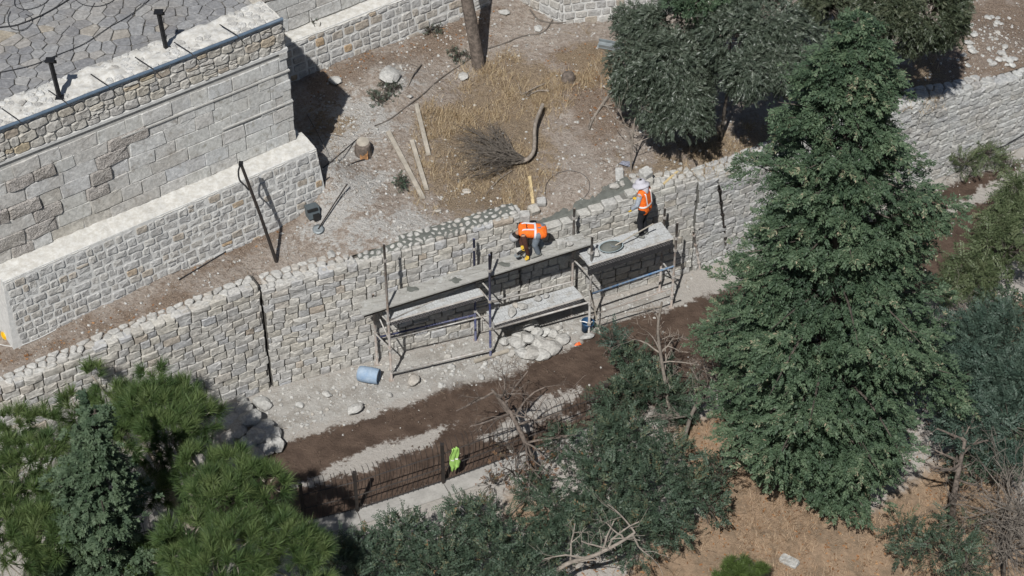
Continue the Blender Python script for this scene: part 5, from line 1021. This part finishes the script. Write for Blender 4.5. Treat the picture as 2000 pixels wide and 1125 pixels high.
# blue-green cypress between the pines
def conifer(name, label, base, apex, rad, nb, mat, temps, spl, droop=.35, cat='tree', prof=None, dens=1.0, bark='bark_dark', t0=.03, tiers=0, vary=(.72, 1.12), clump=0.):
    e = empty(name, base, label, cat); base = np.array(base); apex = np.array(apex); ax_ = apex-base; H_ = np.linalg.norm(ax_); tm = MB(); tm.tube([base-V3(0, 0, .3), base+ax_*.5, apex], [.22*H_/14, .12*H_/14, .02], 9)
    Ps = []; Ds = []; Ls = []; Us = []
    for k in range(nb):
        f = t0+(1-t0)*((k+random.random())/nb); f = 1-(1-f)**.92; f = f if not tiers else min(.995, (math.floor(f*tiers)+.5+random.gauss(0, .17))/tiers); a = k*2.39996+random.uniform(-.4, .4); r = rad*prof(f)*random.uniform(*vary); o_ = base+ax_*f; out = V3(math.cos(a), math.sin(a), 0); L = max(r, .12)
        tip = o_+out*L+V3(0, 0, (.16-.34*droop*(L/rad))*L+random.uniform(-.1, .1)*L); mid = o_+out*L*.5+V3(0, 0, .14*L)
        pts = smooth_path([o_, mid, tip], 4); tm.tube(pts, list(np.linspace(.018+.012*L, .006, len(pts))), 4, False)
        m = int((10+26*L)*dens); ff = .22+.78*rng.random(m)**.62; q = ((1-ff)**2)[:, None]*o_+(2*ff*(1-ff))[:, None]*mid+(ff**2)[:, None]*tip
        side = V3(-out[1], out[0], 0); nc = int(3+L*3.2); cf = .25+.75*rng.random(nc)**.7; cs = rng.normal(0, 1, nc)*(.10+.20*L)*(1.1-cf*.6); ci_ = rng.integers(0, nc, m)
        if clump > 0: ff = np.clip(cf[ci_]+rng.normal(0, .075, m), .1, 1.06); q = ((1-ff)**2)[:, None]*o_+(2*ff*(1-ff))[:, None]*mid+(ff**2)[:, None]*tip
        sp = cs[ci_]+rng.normal(0, .11+.02*L, m) if clump > 0 else rng.normal(0, 1, m)*(.16+.20*L)*(1.08-ff*.55)*(1-.45*clump); q = q+side*sp[:, None]+V3(0, 0, 1)*(rng.normal(0, .07, m)-.12*np.abs(sp))[:, None]
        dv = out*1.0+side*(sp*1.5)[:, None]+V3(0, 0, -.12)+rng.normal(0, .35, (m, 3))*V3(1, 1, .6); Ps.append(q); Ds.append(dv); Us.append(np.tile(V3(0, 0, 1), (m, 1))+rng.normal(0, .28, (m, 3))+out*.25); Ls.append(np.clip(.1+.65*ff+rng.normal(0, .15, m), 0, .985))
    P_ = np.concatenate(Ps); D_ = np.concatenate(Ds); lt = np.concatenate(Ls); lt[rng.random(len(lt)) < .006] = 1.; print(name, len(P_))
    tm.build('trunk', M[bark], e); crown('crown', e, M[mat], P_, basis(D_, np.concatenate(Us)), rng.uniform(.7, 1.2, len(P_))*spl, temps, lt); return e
SPR = [t_spray(13, .24, .115, .019, .12, .75, .4, .45) for _ in range(5)]
cb = GL(1588, 968); n_ = V3(0, 1, 0); ca = onplane(1676, 35, cb+V3(0, .2, 0), n_)
print('conifer height', ca[2]-cb[2], cb)
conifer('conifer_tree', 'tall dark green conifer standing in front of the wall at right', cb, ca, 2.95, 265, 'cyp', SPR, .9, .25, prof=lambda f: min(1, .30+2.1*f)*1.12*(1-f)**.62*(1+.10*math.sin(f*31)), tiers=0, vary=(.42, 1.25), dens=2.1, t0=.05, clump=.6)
b2 = GL(210, 1290); a2 = onplane(185, 800, b2, n_); conifer('cypress_tree', 'blue-green cypress between the two pines at bottom left', b2, a2, 1.75, 95, 'bluecyp', SPR_B, 1.1, .1, prof=lambda f: (1-f)**.7*(1+.3*math.sin(f*21)), dens=2.3, vary=(.35, 1.25), clump=.7)

# broad-leaved trees at the top
CL = [t_spray(13, .22, .10, .014, .5, .6, .2, .5) for _ in range(4)]
def bush(name, label, base, lobes, n, temps, mat, scale=1., droop=.4, inner=.55, cat='tree', trunk_r=.1, gap=0., top=.25, sq=(1, 1, .85), bark='bark_dark', trunk_pts=None, red=0):
    e = empty(name, base, label, cat); p, d = lobes_cloud(lobes, n, inner, top, sq, gap); d2 = d+V3(0, 0, -droop)+rng.normal(0, .45, d.shape); tm = MB(); b = np.array(base); tp = np.mean([c for c, r in lobes], 0)
    if trunk_pts is not None: tm.tube(trunk_pts, list(np.linspace(trunk_r, trunk_r*.6, len(trunk_pts))), 7); st_ = np.array(trunk_pts[-1])
    else: st_ = b
    limbs(tm, st_-V3(0, 0, .1), [c for c, r in lobes], trunk_r*.6)
    for k in rng.choice(len(p), min(len(p), 90), False): c = min(lobes, key=lambda l: np.linalg.norm(l[0]-p[k]))[0]; q0 = c*.75+p[k]*.25; tm.tube([q0, (q0+p[k])/2+V3(0, 0, .05), p[k]], [.014, .009, .005], 3, False)
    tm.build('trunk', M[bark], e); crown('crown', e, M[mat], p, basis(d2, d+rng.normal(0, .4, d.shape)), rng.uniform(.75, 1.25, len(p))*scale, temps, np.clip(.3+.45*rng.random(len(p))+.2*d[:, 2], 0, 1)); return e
g = GH(1370, 262); bush('olive_tree', 'grey-green dense tree left of the thin dark trunk, foliage hanging to the ground', g, LB((1258, 70, 5.6, 50), (1305, 60, 6, 62), (1250, 130, 5.4, 60), (1320, 130, 5.8, 75), (1240, 165, 5, 40), (1338, 190, 5.4, 50), (1285, 200, 5, 46), (1345, 238, 4.9, 40), (1300, 232, 4.7, 34), (1232, 35, 5.4, 30), (1228, 185, 4.8, 22)), 7500, CL, 'olive', .88, .7, gap=.9, trunk_r=.14)
g = GH(1406, 276); bush('olive_tree', 'grey-green dense tree with a thin dark trunk, right of the similar one', g, LB((1445, 80, 7, 58), (1500, 60, 7.2, 66), (1555, 80, 7, 46), (1465, 140, 6.8, 42), (1520, 125, 6.8, 46), (1415, 55, 7, 42), (1480, 25, 7.2, 56), (1535, 155, 6.2, 26), (1450, 175, 6.4, 24)), 6800, CL, 'olive', .88, .7, gap=.9, trunk_r=.05, trunk_pts=[g-V3(0, 0, .2), g+V3(.06, .0, 1.2), g+V3(.16, .05, 2.5)])
bush('dark_oak', 'dark leafy tree at the top right casting shadow on the slope', GH(1790, 85), LB((1740, 20, 7, 62), (1800, 20, 7, 66), (1840, 45, 6.6, 45), (1770, 60, 6.4, 45), (1830, -10, 7, 60)), 5600, CL, 'oak', .9, .3, trunk_r=.14, gap=.85)
bush('dark_conifer', 'dark green tree top at the top edge between the grey-green trees', GH(1370, 90), LB((1370, -5, 7.5, 45), (1400, -20, 7.5, 45), (1340, -25, 7.5, 40)), 1400, SPR, 'cyp', .8, .2, trunk_r=.14)
bush('dark_oak', 'dark shaded tree behind the conifer tip at the top edge', GH(1640, 130), LB((1620, 15, 5.6, 45), (1660, 60, 5.4, 40), (1600, -20, 5.8, 50)), 2200, CL, 'oak', .9, .3, gap=.85)
# ivy on the curtain wall
bush('climbing_plant', 'small plant hanging on the ledge of the set-back castle wall', P(622, 60, 5.0), LB((614, 42, 5.0, 10), (624, 58, 4.8, 9), (634, 75, 4.5, 7)), 60, [t_spray(9, .16, .07, .016, .5)], 'shrub', .8, .6, cat='plant', trunk_r=.02)

# shrubs below the fence
FR = [t_spray(22, .42, .12, .016, .25, 1.0, .5, .25) for _ in range(4)]; LF = [t_spray(9, .17, .085, .022, .3, .9, .1, .6) for _ in range(4)]
FRW = [t_spray(26, .5, .14, .016, .45, 1.1, .5, .2) for _ in range(3)]
bush('shrub', 'large dark green feathery shrub right of the dead tree below the fence', GL(1230, 1010), LB((1160, 890, 1.2, 40), (1230, 860, 1.4, 50), (1300, 900, 1.4, 50), (1190, 950, 1.4, 56), (1270, 970, 1.5, 60), (1345, 960, 1.2, 40), (1160, 1020, 1.2, 48), (1240, 1045, 1.2, 52), (1110, 1060, 1, 40), (1320, 1030, .8, 30), (1120, 930, .9, 34), (1080, 1000, .9, 40), (1100, 860, .8, 26), (1190, 835, .9, 30)), 2900, LF+FR, 'shrub', .8, .1, .35, 'shrub', .06, gap=.6)
bush('shrub', 'large feathery shrub at bottom centre below the lime vest', GL(860, 1120), LB((790, 1050, 1.2, 46), (870, 1060, 1.4, 50), (940, 1010, 1.0, 30), (760, 1105, 1.4, 46), (860, 1120, 1.5, 56), (950, 1085, 1.4, 54), (1020, 1050, 1.0, 32), (1010, 1130, 1.3, 50), (720, 1060, 1.0, 24), (1060, 1090, 1.1, 44), (980, 1030, .9, 34), (900, 1000, .7, 24), (1040, 960, .6, 26)), 2400, FR+LF, 'shrub', .8, .1, .35, 'shrub', .06, gap=.58)
bush('shrub', 'low reddish-leaved shrub around the dead tree base', GL(1010, 930), LB((1000, 920, .5, 40), (1050, 935, .5, 36), (960, 945, .4, 30), (1070, 880, .6, 25), (985, 870, .7, 24)), 150, LF, 'redleaf', .6, .1, .4, 'shrub', .03, gap=.6)
bush('shrub', 'dark green shrub growing into the path right of the dead tree', GL(1250, 790), LB((1230, 715, .9, 36), (1270, 740, .9, 40), (1290, 780, .8, 45), (1240, 765, .8, 38), (1330, 770, .8, 35), (1210, 790, .7, 40)), 1000, FR+LF, 'shrub', .8, .1, .5, 'shrub', .04, gap=.8)
bush('shrub', 'small feathery sprig overhanging the wet path by the bucket', GL(1210, 690), LB((1195, 660, 1.2, 18), (1210, 672, 1.2, 14)), 60, FR, 'shrubblue', .8, .1, .3, 'plant', .02)
bush('shrub', 'light green drooping shrub at the right edge beside the path', GL(1940, 560), LB((1950, 435, 1.7, 28), (1990, 430, 1.7, 36), (1925, 485, 1.5, 26), (1965, 490, 1.5, 38), (1880, 525, 1.3, 26), (1845, 560, 1.1, 22), (1990, 380, 1.7, 32), (1910, 545, 1.2, 28)), 900, FRW, 'lightgreen', .85, .5, .35, 'shrub', .05, gap=.75)
bush('shrub', 'thin light green plant at the foot of the pale wall', GL(1890, 345), LB((1885, 320, .6, 26), (1930, 300, .6, 24), (1960, 315, .5, 20)), 170, FRW, 'lightgreen', .6, .2, .3, 'plant', .02)
bush('shrub', 'bluish feathery bush right of the conifer', GL(1920, 800), LB((1900, 680, 2.2, 60), (1960, 660, 2.2, 60), (1890, 750, 2.2, 58), (1960, 740, 2.4, 65), (1900, 830, 2.1, 55), (1970, 830, 2.2, 62), (1860, 700, 1.8, 40), (1840, 640, 1.4, 36), (2000, 760, 2.4, 60)), 3000, FR, 'shrubblue', .9, .3, .45, 'shrub', .08, gap=.72)
bush('shrub', 'dull green bush at the right edge under the bluish one', GL(1970, 950), LB((1960, 890, 1.4, 50), (2000, 850, 1.6, 55), (1890, 900, 1, 36), (1990, 620, 1.2, 50), (1940, 600, 1.0, 40)), 900, LF, 'shrub', .9, .1, .4, 'shrub', .05, gap=.6)
bush('shrub', 'sparse green bush on dry grass below the conifer, right side', GL(1850, 1090), LB((1800, 1070, .6, 45), (1850, 1080, .7, 46), (1880, 1030, .8, 40), (1880, 1110, .8, 40), (1760, 1030, .8, 30)), 420, LF+FR, 'shrub', .8, .1, .3, 'shrub', .03, gap=.5)
bush('shrub', 'low dark shrub on dry grass between the big shrub and the conifer', GL(1410, 950), LB((1400, 920, .8, 36), (1380, 990, .8, 36), (1440, 880, .6, 24)), 380, LF, 'shrub', .8, .1, .4, 'shrub', .03, gap=.6)
bush('fennel_bush', 'bright green feathery bush at the bottom edge on dry grass', GL(1450, 1130), LB((1440, 1118, .4, 26), (1468, 1125, .4, 14), (1405, 1130, .4, 12), (1425, 1100, .6, 10), (1485, 1110, .5, 9)), 110, NEE2, 'brightgreen', 1.0, -.6, .4, 'shrub', .03)
bush('shrub', 'dark green shrubs filling the bottom edge under the pine', GL(680, 1120), LB((660, 1110, 1.2, 50), (700, 1130, 1.2, 50)), 500, FR, 'shrub', .8, .1, .5, 'shrub', .04)
bush('weed', 'small green weed on the slope below the long boards', GH(785, 360), LB((783, 350, 3.75, 12), (780, 362, 3.7, 10)), 60, LF, 'shrub', .45, .1, .3, 'plant', .015)
for k, (x, y) in enumerate([(740, 200), (760, 180), (895, 115), (840, 65)]):
    g = GH(x, y); bush('weed', ['grey-green weed clump left of the white boulder', 'grey weed clump right under the white boulder', 'green weed clump left of the tree trunk', 'small green weed near the set-back wall foot'][k], g, [(g+V3(0, 0, .08), .22), (g+V3(.2, .1, .06), .16), (g+V3(-.15, .25, .05), .14)], 70, LF, 'olive', .5, .1, .3, 'plant', .015)

# ------------------------------------------------------------------ bare trees
def dead_tree(label, base, pts, r, kidz, lev=3, L=1.1, mat='twig', up=.02, seed=1, spread=.7, name='dead_tree', cat='tree'):
    np.random.seed(seed); e = empty(name, base, label, cat); m = MB(); pp = smooth_path(pts, 4); m.tube(pp, list(np.linspace(r, r*.45, len(pp))), 8, False); m.build('trunk', M[mat], e, True); tw = MB()
    for k in range(kidz):
        i = random.randint(len(pp)//3, len(pp)-1); d = np.random.normal(0, 1, 3); d[2] = abs(d[2])*.5+.1; grow(tw, pp[i], d, L*random.uniform(.6, 1.2), r*.4, lev, spread, (2, 3), up)
    o = tw.build('branches', M[mat], e); return e
g = GL(1050, 925); dead_tree('bare grey tree leaning over the path through the fence', g, [g-V3(0, 0, .2), P(1040, 900, .5), P(1010, 830, 1.4), P(985, 790, 1.9), P(960, 760, 2.3)], .075, 16, 3, 1.1, 'bark', .0, 3)
g = GL(1312, 830); dead_tree('tall bare grey sapling left of the conifer', g, [g-V3(0, 0, .2), P(1303, 770, .9), P(1290, 690, 2.2), P(1285, 640, 3.0), P(1293, 590, 3.8)], .055, 9, 3, .8, 'wood_dead', .02, 4)
g = GL(1330, 880); dead_tree('tangle of bare grey branches at the conifer foot', g, [g-V3(0, 0, .1), P(1360, 790, 1.0), P(1420, 760, 1.4)], .06, 16, 3, 1.0, 'twig', .0, 9)
g = GH(1232, 335); dead_tree('thin leafless forked sapling below the grey-green tree', g, [g-V3(0, 0, .1), g+V3(.0, .05, .8), g+V3(.04, .1, 1.6)], .03, 7, 2, 1.0, 'wood_dead', .12, 6, .35)
g = GL(1130, 1135); dead_tree('long grey bare branch at the bottom edge in front of the shrub', g, [P(1060, 1150, .8), P(1100, 1105, 1.3), P(1160, 1085, 1.7), P(1210, 1060, 2.0), P(1240, 1040, 2.1)], .06, 10, 2, .8, 'wood_dead', .0, 12)
g = GL(1960, 1130); dead_tree('grey leafless brushwood bush in the bottom right corner', g, [g-V3(0, 0, .1), P(1970, 1050, .9), P(1985, 990, 1.6)], .05, 70, 3, 1.15, 'twig', .03, 14, .8, 'dead_bush', 'bush')
g = GL(1860, 1030); dead_tree('dark bare trunk right of the conifer foot', g, [g-V3(0, 0, .2), P(1862, 980, .8), P(1872, 920, 1.7), P(1885, 860, 2.4)], .09, 10, 2, .9, 'bark', .03, 15)
g = GL(1880, 650); dead_tree('low bare tangle among the bushes beyond the path at right', g, [g-V3(0, 0, .1), P(1900, 620, .6), P(1950, 600, .8)], .04, 14, 3, .9, 'twig', .0, 18, .7, 'dead_bush', 'bush')
